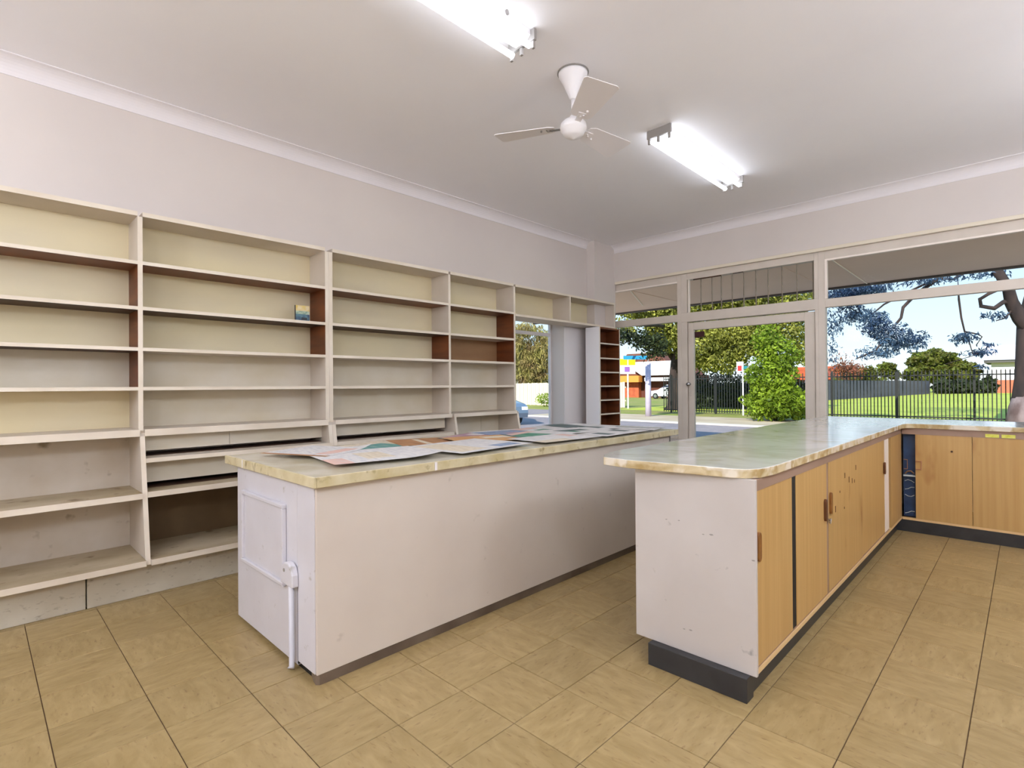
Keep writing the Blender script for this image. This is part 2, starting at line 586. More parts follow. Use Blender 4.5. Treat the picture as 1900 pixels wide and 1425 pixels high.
cv = cove()
struct('trim_1', MB().prism([(LW + a_, CEIL + b_) for a_, b_ in cv], 'y', BW, BH), M['cornice'])
struct('trim_2', MB().prism([(BH - a_, CEIL + b_) for a_, b_ in cv], 'x', LW, RW), M['cornice'])
struct('trim_3', MB().prism([(RW - a_, CEIL + b_) for a_, b_ in cv], 'y', BW, BH), M['cornice'])
# curtain rail along the foot of the bulkhead
struct('trim_4', MB().box(-4.10, RW, BH - 0.022, BH + 0.004, HEAD - 0.004, HEAD + 0.032), M['rail'], bevel=0.004)
struct('baseboard_right', MB().box(RW - 0.02, RW, BW, 5.6, 0, 0.1), M['kick_brown'])
struct('baseboard_back', MB().box(LW, RW, BW, BW + 0.02, 0, 0.1), M['kick_brown'])

# ------------------------------------------------------------------ shop front windows and door
FY0, FY1 = FW - 0.035, FW + 0.045
GY = FW + 0.005
TR0, TR1 = 2.070, 2.160


def window(name, x0, x1, z0, z1, post_l=0.05, post_r=0.05, head=0.085, sill=0.04, transom=True):
    r_ = sroot(name)
    f = MB()
    f.box(x0, x0 + post_l, FY0, FY1, z0, HEAD)
    f.box(x1 - post_r, x1, FY0, FY1, z0, HEAD)
    f.box(x0 + post_l, x1 - post_r, FY0, FY1, HEAD - head, HEAD)
    f.box(x0 + post_l, x1 - post_r, FY0 - 0.015, FY1, z0, z0 + sill)
    f.build('window_frame', M['frame'], r_, bevel=0.003)
    gx0, gx1 = x0 + post_l, x1 - post_r
    if transom:
        MB().box(gx0, gx1, FY0 + 0.005, FY1 - 0.005, TR0, TR1).build('transom', M['frame'], r_, bevel=0.003)
        spans = ((z0 + sill, TR0), (TR1, HEAD - head))
    else:
        spans = ((z0 + sill, HEAD - head),)
    for (a_, b_) in spans:
        MB().box(gx0, gx1, GY, GY + 0.005, a_, b_).build('pane', M['glass'], r_)
    bd = MB()
    zt = spans[-1][1]
    bd.box(gx0, gx1, FY0 - 0.004, GY, zt - 0.018, zt)
    bd.box(gx0, gx0 + 0.02, FY0 - 0.004, GY, spans[-1][0], zt - 0.018)
    bd.build('glazing_bead', M['bead'], r_)
    return r_


window('window_1', -4.262, -3.150, 0.57, HEAD, post_l=0.07, post_r=0.055)
window('window_2', -1.592, 2.58, 0.87, HEAD, post_l=0.064, post_r=0.05, sill=0.045)

# fanlight over the door, with vertical security bars
w3 = sroot('window_3')
f = MB()
f.box(-3.150, -3.075, FY0, FY1, 2.17, HEAD)
f.box(-1.632, -1.592, FY0, FY1, 2.17, HEAD)
f.box(-3.075, -1.632, FY0, FY1, 2.585, HEAD)
f.box(-3.150, -1.592, FY0, FY1, 2.055, 2.17)
f.build('window_frame', M['frame'], w3, bevel=0.003)
MB().box(-3.075, -1.632, GY, GY + 0.005, 2.17, 2.585).build('pane', M['glass'], w3)
MB().box(-3.060, -3.046, FY0 + 0.01, GY, 2.17, 2.585).build('glazing_bead', M['bead'], w3)
for x in (-2.914, -2.772, -2.657, -2.526, -2.390, -2.252, -2.117, -1.969, -1.815, -1.655):
    MB().tube([(x, GY + 0.02, 2.172), (x, GY + 0.02, 2.585)], 0.006, 6).build('security_bar', M['bar'], w3)
MB().box(-2.99, -2.64, FY0 + 0.006, FY0 + 0.02, 2.572, 2.585).box(-2.50, -2.38, FY0 + 0.006, FY0 + 0.02, 2.578, 2.592).build('chipped_putty', M['raw_dark'], w3)

# door
d1 = sroot('door_1')
f = MB()
f.box(-3.150, -3.075, FY0, FY1, 0, 2.055)
f.box(-1.625, -1.592, FY0, FY1, 0, 2.055)
f.build('door_jamb', M['frame'], d1, bevel=0.003)
dl = MB()
DY0, DY1 = FY0 + 0.018, FY1 - 0.012
dl.box(-3.068, -2.998, DY0, DY1, 0.02, 2.042)
dl.box(-1.732, -1.632, DY0, DY1, 0.02, 2.042)
dl.box(-2.998, -1.732, DY0, DY1, 1.948, 2.042)
dl.box(-2.998, -1.732, DY0, DY1, 0.02, 0.20)
leaf = dl.build('door_leaf', M['frame'], d1, bevel=0.004)
MB().box(-2.998, -1.732, GY + 0.004, GY + 0.010, 0.20, 1.948).build('pane', M['glass'], d1)
MB().tube([(-3.045, DY0 + 0.002, 1.268), (-3.045, DY0 - 0.045, 1.268)], 0.012, 10).tube([(-3.045, DY0 - 0.045, 1.268), (-3.045, DY0 - 0.07, 1.268)], [0.026, 0.022], 14).build('door_handle', M['chrome'], d1, smooth=True)
MB().box(-3.064, -3.028, DY0 - 0.006, DY0, 1.12, 1.18).build('lock', M['frame'], d1, bevel=0.003)
MB().box(-3.062, -3.028, DY0 - 0.006, DY0, 0.90, 0.99).build('lock', M['frame'], d1, bevel=0.003)
tag(MB().box(-2.992, -2.868, GY + 0.001, GY + 0.0035, 1.855, 1.925).build('door_sticker', M['sticker_dark']), 'small dark maroon sticker at the top left of the door glass', 'sticker')

# side window in the left wall
w4 = sroot('window_4')
GX = LW - 0.225
f = MB()
f.box(GX - 0.02, GX + 0.02, SWY0, SWY1, SWZ0, SWZ0 + 0.05)
f.box(GX - 0.02, GX + 0.02, SWY0, SWY1, SWZ1 - 0.04, SWZ1)
f.box(GX - 0.02, GX + 0.02, SWY0, SWY0 + 0.04, SWZ0 + 0.05, SWZ1 - 0.04)
f.box(GX - 0.02, GX + 0.02, SWY1 - 0.02, SWY1, SWZ0 + 0.05, SWZ1 - 0.04)
f.box(GX - 0.02, GX + 0.02, SWY0 + 0.04, SWY1 - 0.02, 1.905, 1.945)
f.build('window_frame', M['cornice'], w4, bevel=0.003)
for a_, b_ in ((SWZ0 + 0.05, 1.905), (1.945, SWZ1 - 0.04)):
    MB().box(GX - 0.003, GX + 0.003, SWY0 + 0.04, SWY1 - 0.02, a_, b_).build('pane', M['glass'], w4)
MB().box(GX, LW + 0.02, SWY0, SWY1, SWZ0 - 0.03, SWZ0).build('window_sill', M['cornice'], w4)
struct('trim_5', MB().box(LW, LW + 0.008, SWY1 + 0.005, 5.795, 0, SWZ1 - 0.08), M['white_gloss'])  # whiter than the wall, window daylight put into the paint

# ------------------------------------------------------------------ wall shelving (built on the left wall)
XF, XB = -3.975, LW
LZ = [2.050, 1.765, 1.508, 1.260]


def xs(z):          # front of the slanted lower uprights
    return -3.935 + (0.965 - z) / (0.965 - 0.21) * 0.14


SH = [M['shelf_white'], M['shelf_edge'], M['raw_wood'], M['raw_dark'], M['worn_shelf'], M['white_gloss']]


def upright(root, y0, y1, brown=(), lower=True, ly=0.0, top=2.34):
    """shelf upright with white front edge; brown = (z0, z1, '-y' or '+y') bare strips"""
    mb = MB()
    zz = sorted({0.985, top} | {b_[0] for b_ in brown} | {b_[1] for b_ in brown})
    for a_, b_ in zip(zz[:-1], zz[1:]):
        ks = {'+x': 1}
        for (z0, z1, s) in brown:
            if a_ >= z0 - 1e-6 and b_ <= z1 + 1e-6:
                ks[s] = 2
        mb.box(XB, XF, y0, y1, a_, b_, 0, ks)
    if lower:
        mb.prism([(XB, 0.985), (XB, 0.20), (xs(0.20), 0.20), (xs(0.965), 0.965), (xs(0.965), 0.985)], 'y', y0 + ly, y1 + ly, 0,
                 kfun=lambda i: 1 if i == 2 else 0)
    return mb.build('upright', SH, root)


def shelf(root, y0, y1, z, th=0.022, under=0, xf=XF, top=0, name='shelf'):
    return MB().box(XB + 0.006, xf, y0, y1, z - th / 2, z + th / 2, 0, {'+x': 1, '-z': under, '+z': top}).build(name, SH, root)


def back(root, y0, y1, z0, z1, mt, x=XB, name='back_panel'):
    return MB().box(x, x + 0.006, y0, y1, z0, z1).build(name, mt, root)


TH = 0.022
Y = dict(u0=-0.62, u1=0.738, u2=1.985, u3=3.215, u4=4.125)
# unit with bays one and two
s1 = thing('wall_shelving', 'long white open wall shelving on the left with slanted lower uprights', 'shelving', (XB, 0.7, 0))
upright(s1, Y['u0'] - 0.025, Y['u0'])
upright(s1, Y['u1'] - 0.012, Y['u1'] + 0.014, [(1.260, 2.050, '-y')])
upright(s1, Y['u2'] - 0.028, Y['u2'] + 0.003, [(1.508, 2.050, '-y')])
for (a_, b_, br, und) in ((Y['u0'], Y['u1'] - 0.012, 1, (2, 3, 3, 0)), (Y['u1'] + 0.014, Y['u2'] - 0.028, 2, (2, 3, 0, 0))):
    MB().box(XB, XF + 0.002, a_, b_, 2.342, 2.370, 0, {'+x': 1}).build('top_board', SH, s1)
    for z, u in zip(LZ, und):
        shelf(s1, a_, b_, z, TH, u)
    shelf(s1, a_, b_, 0.985, 0.042, 0, xf=-3.93)
for z0, z1, mt in ((2.061, 2.342, 'back_cream'), (1.776, 2.039, 'back_cream'), (1.519, 1.754, 'back_cream'), (1.271, 1.497, 'back_grey'), (1.006, 1.249, 'back_cream')):
    back(s1, Y['u0'], Y['u1'] - 0.012, z0, z1, M[mt])
for z0, z1, mt in ((2.061, 2.342, 'back_cream'), (1.776, 2.039, 'back_cream'), (1.519, 1.754, 'back_cream'), (1.271, 1.497, 'back_grey'), (1.006, 1.249, 'back_grey')):
    back(s1, Y['u1'] + 0.014, Y['u2'] - 0.028, z0, z1, M[mt])
a_, b_ = Y['u0'], Y['u1'] - 0.012
shelf(s1, a_, b_, 0.605, 0.034, 0, xf=xs(0.605) + 0.012, top=4)
back(s1, a_, b_, 0.622, 0.964, M['back_dirty'])
back(s1, a_, b_, 0.232, 0.588, M['back_dirty'])
shelf(s1, a_, b_, 0.215, 0.034, 0, xf=xs(0.215) + 0.025, top=4, name='base_shelf')
a_, b_ = Y['u1'] + 0.014, Y['u2'] - 0.028
shelf(s1, a_, b_, 0.815, 0.026, 0, xf=xs(0.815) + 0.01, top=0)
back(s1, a_, a_ + 0.52, 0.862, 0.964, M['back_grey'], x=XB + 0.20)
back(s1, a_ + 0.523, b_, 0.862, 0.964, M['back_grey'], x=XB + 0.20)
MB().box(XB + 0.006, XB + 0.20, a_, b_, 0.8282, 0.832).build('dark_strip', M['raw_dark'], s1)  # thin dark strip laid over the back of the shelf top
shelf(s1, a_, b_, 0.610, 0.034, 0, xf=xs(0.605) + 0.012, top=4)
back(s1, a_, b_, 0.660, 0.802, M['back_grey'], x=XB + 0.20)
MB().box(XB + 0.006, XB + 0.24, a_, b_, 0.6272, 0.631).build('dark_strip', M['raw_dark'], s1)
back(s1, a_, b_, 0.232, 0.593, M['brown_board'])
shelf(s1, a_, b_, 0.215, 0.034, 0, xf=xs(0.215) + 0.025, top=4, name='base_shelf')
for (p, q) in ((Y['u0'] - 0.025, 0.452), (0.458, Y['u2'])):
    MB().box(XB + 0.02, -3.862, p, q, 0, 0.198).build('kick_board', M['kick_white'], s1, bevel=0.003)

# unit with bays three and four
s2 = thing('wall_shelving', 'white open wall shelving from the double upright to the side window', 'shelving', (XB, 3.0, 0))
upright(s2, Y['u2'] + 0.004, Y['u2'] + 0.034)
upright(s2, Y['u3'] - 0.012, Y['u3'] + 0.012, [(1.508, 1.765, '-y')], ly=0.03)
upright(s2, Y['u4'] - 0.024, Y['u4'] + 0.002, [(1.508, 2.050, '-y')])
for (a_, b_, und) in ((Y['u2'] + 0.034, Y['u3'] - 0.012, (2, 3, 0, 0)), (Y['u3'] + 0.012, Y['u4'] - 0.024, (2, 0, 0, 0))):
    MB().box(XB, XF + 0.002, a_, b_, 2.342, 2.370, 0, {'+x': 1}).build('top_board', SH, s2)
    for z, u in zip(LZ, und):
        shelf(s2, a_, b_, z, TH, u)
    shelf(s2, a_, b_, 0.982, 0.034, 0, xf=-3.93)
    shelf(s2, a_, b_, 0.61, 0.034, 0, xf=xs(0.605) + 0.012)
    shelf(s2, a_, b_, 0.215, 0.034, 0, xf=xs(0.215) + 0.025, name='base_shelf')
    back(s2, a_, b_, 0.232, 0.593, M['back_dirty'])
for i, (z0, z1) in enumerate(((2.061, 2.342), (1.776, 2.039), (1.519, 1.754), (1.271, 1.497), (1.0, 1.249))):
    back(s2, Y['u2'] + 0.034, Y['u3'] - 0.012, z0, z1, M['back_cream' if i < 3 else 'back_grey'])
    back(s2, Y['u3'] + 0.012, Y['u4'] - 0.024, z0, z1, M[('back_cream', 'back_cream', 'raw_tan', 'back_grey', 'back_grey')[i]])
a_, b_ = Y['u2'] + 0.034, Y['u3'] - 0.012
shelf(s2, a_, b_, 0.815, 0.026, 0, xf=xs(0.815) + 0.01, top=0)
back(s2, a_, b_, 0.862, 0.964, M['back_grey'], x=XB + 0.20)
MB().box(XB + 0.006, XB + 0.20, a_, b_, 0.8282, 0.832).build('dark_strip', M['raw_dark'], s2)
back(s2, Y['u3'] + 0.045, Y['u4'] - 0.29, 0.627, 0.964, M['back_grey'], x=XB + 0.02)
back(s2, Y['u4'] - 0.287, Y['u4'] - 0.024, 0.627, 0.964, M['back_grey'], x=XB + 0.02)
MB().box(XB + 0.02, -3.862, Y['u2'] + 0.004, Y['u4'], 0, 0.198).build('kick_board', M['kick_white'], s2, bevel=0.003)

# box shelf bridging over the side window
s3 = thing('overhead_shelf', 'white box shelf bridging over the side window beside the corner column', 'shelf', (XB, 5.1, 2.0))
MB().box(XB, XF + 0.002, 4.13, 6.062, 2.342, 2.366, 0, {'+x': 1}).build('top_board', SH, s3)
MB().box(XB, XF + 0.002, 4.13, 6.062, 2.022, 2.046, 0, {'+x': 1}).build('bottom_board', SH, s3)
MB().box(XB, XF, 5.080, 5.102, 2.046, 2.342, 0, {'+x': 1}).build('divider', SH, s3)
MB().box(-4.116, XF, 6.040, 6.062, 2.046, 2.342, 0, {'+x': 1}).build('end_panel', SH, s3)
MB().box(XB, XB + 0.006, 4.13, 5.08, 2.046, 2.342).build('back_panel', M['back_cream'], s3)
MB().box(XB, XB + 0.006, 5.102, 5.798, 2.046, 2.342).build('back_panel', M['back_cream'], s3)

# narrow tower of cubby shelves against the corner column
s4 = thing('cubby_tower', 'tall narrow tower of bare brown cubbies beside the front window', 'shelving', (-4.0, 5.82, 0))
TW0, TW1, TXB, TXF = 5.59, 6.062, -4.116, -3.90
MB().box(TXB, TXF, TW0, TW0 + 0.02, 0, 2.012, 5, {'+x': 1, '+y': 2}).build('side_panel', SH, s4)  # outer face painted whiter, standing in for daylight from the windows
MB().box(TXB, TXF, TW1 - 0.018, TW1, 0, 2.012, 0, {'+x': 1, '-y': 2}).build('side_panel', SH, s4)
MB().box(TXB, TXB + 0.006, TW0 + 0.02, TW1 - 0.018, 0.1, 2.012).build('back_panel', M['raw_wood'], s4)
for z in (1.800, 1.610, 1.430, 1.250, 1.070, 0.890, 0.71, 0.53, 0.35, 0.12):
    MB().box(TXB + 0.006, TXF, TW0 + 0.02, TW1 - 0.018, z - 0.009, z + 0.009, 2, {'+x': 1}).build('shelf', SH, s4)
MB().box(TXB + 0.006, TXF - 0.01, TW0 + 0.02, TW1 - 0.018, 1.99, 2.012, 2).build('top_board', SH, s4)

# little picture book on the shelf
bk = thing('book', 'small picture book with a yellow and blue cover, standing on the upper shelf', 'book', (-4.10, 1.83, 1.776))
BX, BY0, BY1, BZ0, BZ1 = -4.075, 1.765, 1.875, 1.7765, 1.905
MB().box(BX - 0.012, BX - 0.002, BY0 + 0.003, BY1 - 0.002, BZ0, BZ1 - 0.003).build('pages', M['white_gloss'], bk)
cvr = MB()
cvr.box(BX - 0.002, BX, BY0, BY1, BZ0 + 0.085, BZ1, 0)
cvr.box(BX - 0.002, BX, BY0, BY1, BZ0 + 0.060, BZ0 + 0.085, 1)
cvr.box(BX - 0.002, BX, BY0, BY1, BZ0, BZ0 + 0.060, 2)
cvr.box(BX, BX + 0.0006, BY0 + 0.045, BY0 + 0.09, BZ0 + 0.015, BZ0 + 0.035, 3)
cvr.box(BX - 0.014, BX, BY0 - 0.003, BY0, BZ0, BZ1, 3)
cvr.build('cover', [mat('book yellow', (214, 186, 84), 0.4, (226, 210, 170), scale=(30, 30, 30)), mat('book pale green', (190, 205, 180), 0.4, (120, 150, 130), scale=(40, 40, 40)),
                    mat('book blue', (84, 128, 138), 0.4, (40, 64, 96), scale=(30, 30, 30)), mat('book dark', (20, 26, 34), 0.4)], bk)

# ------------------------------------------------------------------ island counter with newspapers
IX0, IX1, IY0, IY1, IT = -3.095, -2.150, 1.014, 4.10, 0.885
isl = thing('island_counter', 'long white counter in the middle with a yellowed worktop edge', 'counter', (-2.62, 2.5, 0))
body = MB()
body.box(IX0, IX0 + 0.018, IY0 + 0.014, IY1, 0.02, 0.845)
body.box(IX0, IX1, IY1 - 0.02, IY1, 0.02, 0.845)
body.build('body', M['island_end'], isl)
MB().box(IX1 - 0.016, IX1, IY0, IY1, 0.043, 0.848).build('front_panel', M['island_white'], isl, bevel=0.003)
MB().box(IX0, -2.338, IY0, IY0 + 0.014, 0.022, 0.848).build('end_panel', M['island_end'], isl, bevel=0.002)
MB().box(-2.331, IX1 - 0.017, IY0 - 0.003, IY0 + 0.016, 0.043, 0.848).build('corner_board', M['island_end'], isl, bevel=0.003)
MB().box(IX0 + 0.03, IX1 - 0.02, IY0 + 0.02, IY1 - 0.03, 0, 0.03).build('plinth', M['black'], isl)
kk = [(IX1 - 0.05, IY0 + 0.01), (IX1 - 0.02, IY0 + 0.008), (IX1 - 0.006, IY0 + 0.018), (IX1 - 0.001, IY0 + 0.04), (IX1 - 0.001, IY1), (IX1 - 0.03, IY1)]
kk = [(IX1 - 0.13, IY0 + 0.03), (IX1 - 0.05, IY0 + 0.006), (IX1 - 0.015, IY0 + 0.0), (IX1 - 0.002, IY0 + 0.012), (IX1 - 0.0005, IY0 + 0.05), (IX1 - 0.0005, IY1), (IX1 - 0.02, IY1), (IX1 - 0.02, IY0 + 0.04)]
MB().prism(kk, 'z', 0, 0.0425).build('skirting', M['kick_brown'], isl)
top = MB()
top.box(IX0 - 0.10, IX1 + 0.035, IY0 - 0.02, IY1 + 0.05, 0.850, IT)
top.build('worktop', M['island_top'], isl, bevel=0.003)
tr_ = MB()
tr_.box(IX0 - 0.105, IX1 + 0.047, IY0 - 0.032, IY0 - 0.0205, 0.842, IT + 0.002)
tr_.build('edge_strip', M['island_trim'], isl, bevel=0.003)
MB().box(IX1 + 0.0355, IX1 + 0.047, IY0 - 0.020, IY1 + 0.05, 0.842, IT + 0.002).build('edge_strip', M['island_trim'], isl, bevel=0.003)
MB().box(IX1 + 0.0475, IX1 + 0.049, 1.60, 1.615, 0.845, IT).build('strip_joint', M['cornice'], isl)
MB().box(-2.93, -2.92, IY0 - 0.0335, IY0 - 0.0325, 0.845, IT).build('strip_joint', M['cornice'], isl)
# boxed hatch on the end
ht = MB()
HX0, HX1, HZ0, HZ1 = -2.985, -2.452, 0.345, 0.722
for (x0, x1, z0, z1) in ((HX0, HX1, HZ1 - 0.02, HZ1), (HX0, HX1, HZ0, HZ0 + 0.02), (HX0, HX0 + 0.02, HZ0 + 0.02, HZ1 - 0.02), (HX1 - 0.02, HX1, HZ0 + 0.02, HZ1 - 0.02)):
    ht.box(x0, x1, IY0 - 0.022, IY0 - 0.0005, z0, z1)
hp = ht.build('hatch_moulding', M['island_end'], isl, bevel=0.004)
MB().box(HX0 + 0.02, HX1 - 0.02, IY0 - 0.008, IY0 - 0.0005, HZ0 + 0.02, HZ1 - 0.02).build('hatch_panel', M['island_end'], isl, bevel=0.002)
# drop bolt: rounded housing and long rod
bh = [(-2.44, 0.375), (-2.318, 0.375), (-2.318, 0.43), (-2.332, 0.462), (-2.36, 0.478), (-2.40, 0.476), (-2.43, 0.455), (-2.44, 0.43)]
MB().prism(bh, 'y', IY0 - 0.034, IY0 - 0.0035).build('bolt_housing', M['island_end'], isl, bevel=0.006)
MB().tube([(-2.358, IY0 - 0.020, 0.376), (-2.357, IY0 - 0.020, 0.02), (-2.352, IY0 - 0.026, 0.012)], [0.012, 0.012, 0.016], 10).build('bolt_rod', M['island_end'], isl, smooth=True)
MB().box(-2.338, -2.331, IY0 - 0.001, IY0 + 0.012, 0.03, 0.375).build('seam', M['black'], isl)
MB().tube([(-2.400, IY0 - 0.0365, 0.44), (-2.400, IY0 - 0.0335, 0.44)], 0.008, 10).build('screw', M['grey_metal'], isl)


# printed sheets
LAID = []


def sheet(cx, cy, wy, wx, rot, idx, cols, patches, label, curl=0.0):
    """open newspaper sheet lying on the counter; patches: (u0,u1,v0,v1,colour index)"""
    nu, nv = 12, 10
    mb = MB()
    c_, s_ = math.cos(rot), math.sin(rot)
    hw = 0.5 * (abs(wx * math.cos(rot)) + abs(wy * math.sin(rot)))
    hh_ = 0.5 * (abs(wy * math.cos(rot)) + abs(wx * math.sin(rot)))
    lay = 0
    for (qx, qy, qw, qh, ql) in LAID:
        if abs(qx - cx) < qw + hw and abs(qy - cy) < qh + hh_:
            lay = max(lay, ql + 1)
    LAID.append((cx, cy, hw, hh_, lay))
    zb = 0.0010 + 0.0016 * lay
    ph = idx * 1.7

    def P(i, j, dz):
        u, v = i / nu, j / nv
        x = (v - 0.5) * wx
        y = (u - 0.5) * wy
        z = zb + 0.0004 * math.sin(5 * u + ph) * math.sin(4 * v + ph)
        if curl:
            z += curl * max(0, (u + v - 1.55)) ** 2 * 4
        z += 0.0004 * (abs(u - 0.5) < 0.05)
        return (x * c_ - y * s_, x * s_ + y * c_, z + dz)
    for i in range(nu + 1):
        for j in range(nv + 1):
            mb.v.append(P(i, j, 0))
    for i in range(nu):
        for j in range(nv):
            a0 = i * (nv + 1) + j
            mb.f.append((a0, a0 + nv + 1, a0 + nv + 2, a0 + 1))
            k = 0
            u, v = (i + .5) / nu, (j + .5) / nv
            for (p0, p1, q0, q1, kc) in patches:
                if p0 <= u <= p1 and q0 <= v <= q1:
                    k = kc
            mb.mi.append(k)
    me = mb.mesh('newspaper', [PAPER[c] for c in cols])
    o = bpy.data.objects.new('newspaper', me)
    col.objects.link(o)
    o.location = (cx, cy, IT)
    so = o.modifiers.new('thickness', 'SOLIDIFY')
    so.thickness = 0.0005
    tag(o, label, 'newspaper', 'newspaper sheets spread over the island counter')
    return o


def paper(name, c, ink, sc_=60):
    return mat(name, c, 0.7, ink, scale=(sc_ * 0.25, sc_, 1), detail=2, lo=0.45, hi=0.75)


PAPER = {
    'pale': paper('newsprint pale', (226, 225, 224), (192, 194, 202)),
    'cream': paper('newsprint cream', (226, 216, 196), (196, 184, 162)),
    'teal': paper('print teal', (96, 152, 146), (150, 180, 172), 24),
    'brown': paper('print tan', (184, 138, 98), (150, 104, 70), 24),
    'pink': paper('print mauve', (172, 140, 158), (206, 176, 180), 30),
    'blue': paper('print blue', (150, 168, 196), (96, 116, 156), 50),
    'orange': paper('print orange', (202, 152, 100), (214, 186, 140), 20),
    'green': paper('print green', (70, 136, 112), (130, 176, 156), 20),
    'dark': paper('print slate', (86, 104, 104), (140, 150, 150), 24),
    'rose': paper('print rose', (226, 190, 178), (214, 200, 196), 30),
}
PS = [
    (-2.96, 1.78, 0.60, 0.42, 0.28, ['teal', 'cream'], [(0.0, 1.0, 0.0, 0.25, 1), (0.75, 1.0, 0.25, 1.0, 1)], 'teal printed sheet near the back edge at the near end'),
    (-2.93, 2.20, 0.52, 0.42, -0.30, ['brown', 'cream'], [(0.35, 0.42, 0.1, 0.9, 1)], 'tan brown page lying behind the front sheets'),
    (-2.90, 2.64, 0.50, 0.46, 0.35, ['pink', 'pale', 'dark'], [(0.0, 0.07, 0.0, 1.0, 2), (0.7, 0.9, 0.1, 0.4, 1)], 'mauve magazine page with a dark edge, next to the tan page'),
    (-3.02, 3.02, 0.52, 0.36, -0.15, ['blue', 'pale', 'pink'], [(0.0, 1.0, 0.0, 0.2, 1), (0.3, 0.6, 0.7, 0.9, 2)], 'blue page with columns of print by the back edge'),
    (-2.98, 3.46, 0.56, 0.38, 0.22, ['pale', 'green', 'rose'], [(0.0, 0.45, 0.5, 0.9, 1), (0.0, 0.5, 0.0, 0.3, 2)], 'pale sheet with a green block near the back edge, opposite the side window'),
    (-2.66, 3.92, 0.40, 0.66, 0.12, ['pale', 'dark'], [(0.1, 0.4, 0.1, 0.5, 1)], 'grey white sheet across the far end of the counter'),
    (-3.00, 3.86, 0.42, 0.40, -0.25, ['dark', 'pale'], [(0.6, 1.0, 0.0, 1.0, 1)], 'dark slate printed sheet at the far back corner'),
    (-2.62, 3.46, 0.52, 0.40, -0.18, ['pale', 'dark', 'green'], [(0.1, 0.7, 0.3, 0.6, 1), (0.1, 0.3, 0.6, 0.8, 2)], 'white page with a slate strip picture, two thirds along the counter'),
    (-2.62, 2.98, 0.54, 0.42, 0.25, ['pale', 'green', 'rose'], [(0.0, 0.55, 0.25, 0.7, 1), (0.1, 0.8, 0.0, 0.16, 2)], 'page with a strong green picture in the middle of the spread'),
    (-2.68, 2.48, 0.50, 0.40, -0.30, ['orange', 'cream', 'dark'], [(0.5, 0.9, 0.2, 0.5, 1), (0.93, 1.0, 0.0, 1.0, 2)], 'orange tinted page half under the white front sheets'),
    (-2.27, 3.44, 0.62, 0.26, 0.03, ['pale', 'dark'], [(0.2, 0.3, 0.2, 0.8, 1), (0.7, 0.8, 0.0, 0.6, 1)], 'narrow white sheet along the front edge past the middle'),
    (-2.34, 2.82, 0.58, 0.36, -0.05, ['pale', 'cream', 'rose'], [(0.0, 0.5, 0.7, 1.0, 1), (0.75, 0.92, 0.1, 0.5, 2)], 'white page with a cream corner in the middle of the front edge'),
    (-2.44, 2.12, 0.64, 0.50, 0.10, ['pale', 'cream', 'blue'], [(0.1, 0.4, 0.1, 0.9, 1), (0.6, 0.9, 0.75, 0.9, 2)], 'large pale double page in front of the tan page'),
    (-2.48, 1.50, 0.60, 0.50, -0.16, ['pale', 'cream', 'rose'], [(0.3, 0.6, 0.3, 0.8, 1), (0.0, 0.2, 0.6, 1.0, 2)], 'nearest pale newspaper sheet with its corner curling up'),
    (-2.36, 3.92, 0.34, 0.40, 0.2, ['pale', 'dark'], [(0.5, 0.7, 0.0, 1.0, 1)], 'crumpled white sheet at the far front corner of the counter'),
    (-2.86, 1.36, 0.40, 0.44, 0.42, ['pale', 'rose', 'brown'], [(0.2, 0.8, 0.7, 0.9, 1), (0.0, 0.1, 0.0, 1.0, 2)], 'small pale sheet turned askew at the near end'),
]
for i, (x, y, wy, wx, r_, cs, pt, lb) in enumerate(PS):
    sheet(x, y, wy, wx, r_, i, cs, pt, lb, curl=0.03 if i in (13, 15) else 0.0)

# ------------------------------------------------------------------ L shaped bench on the right
bench = thing('cabinet_bench', 'L shaped run of maple sliding door cabinets with a white end board', 'cabinet', (-1.05, 3.8, 0))
PX0, PX1, PY = -1.318, -0.775, 2.168
MB().box(PX0, PX1, PY, PY + 0.018, 0.098, 0.880).build('end_panel', M['bench_end'], bench, bevel=0.002)
MB().box(PX0, PX0 + 0.018, PY + 0.018, 6.24, 0.098, 0.880).build('back_panel', M['bench_end'], bench)
MB().box(PX0 + 0.018, PX1 - 0.03, PY + 0.02, 6.2, 0.101, 0.115).box(-0.80, 2.55, 5.59, 6.2, 0.101, 0.115).build('cabinet_floor', M['raw_dark'], bench)
MB().box(PX0 + 0.018, PX1 - 0.055, PY + 0.02, 2.75, 0.45, 0.465).build('inner_shelf', M['raw_dark'], bench)
# skirting
MB().box(-1.235, -0.800, 2.130, 2.20, 0, 0.098).box(-1.235, -0.812, 2.20, 6.2, 0, 0.098).build('skirting', M['kick_black'], bench, bevel=0.002)
MB().box(-0.812, 2.55, 5.560, 5.60, 0, 0.098).build('skirting', M['kick_black'], bench)
# long side, facing right
SX = PX1 - 0.004
MB().box(SX - 0.02, SX, PY + 0.018, 5.56, 0.832, 0.880).build('top_rail', M['rail_wood'], bench)
MB().box(SX - 0.03, SX, PY + 0.018, 5.58, 0.100, 0.118).build('bottom_rail', M['pale_rail'], bench)
MB().box(SX - 0.03, SX - 0.006, PY + 0.018, 5.0, 0.118, 0.128).build('door_track', M['rail_wood'], bench)


def door(y0, y1, x, name='door'):
    return MB().box(x - 0.016, x, y0, y1, 0.1285, 0.8315).build(name, M['door_wood'], bench)


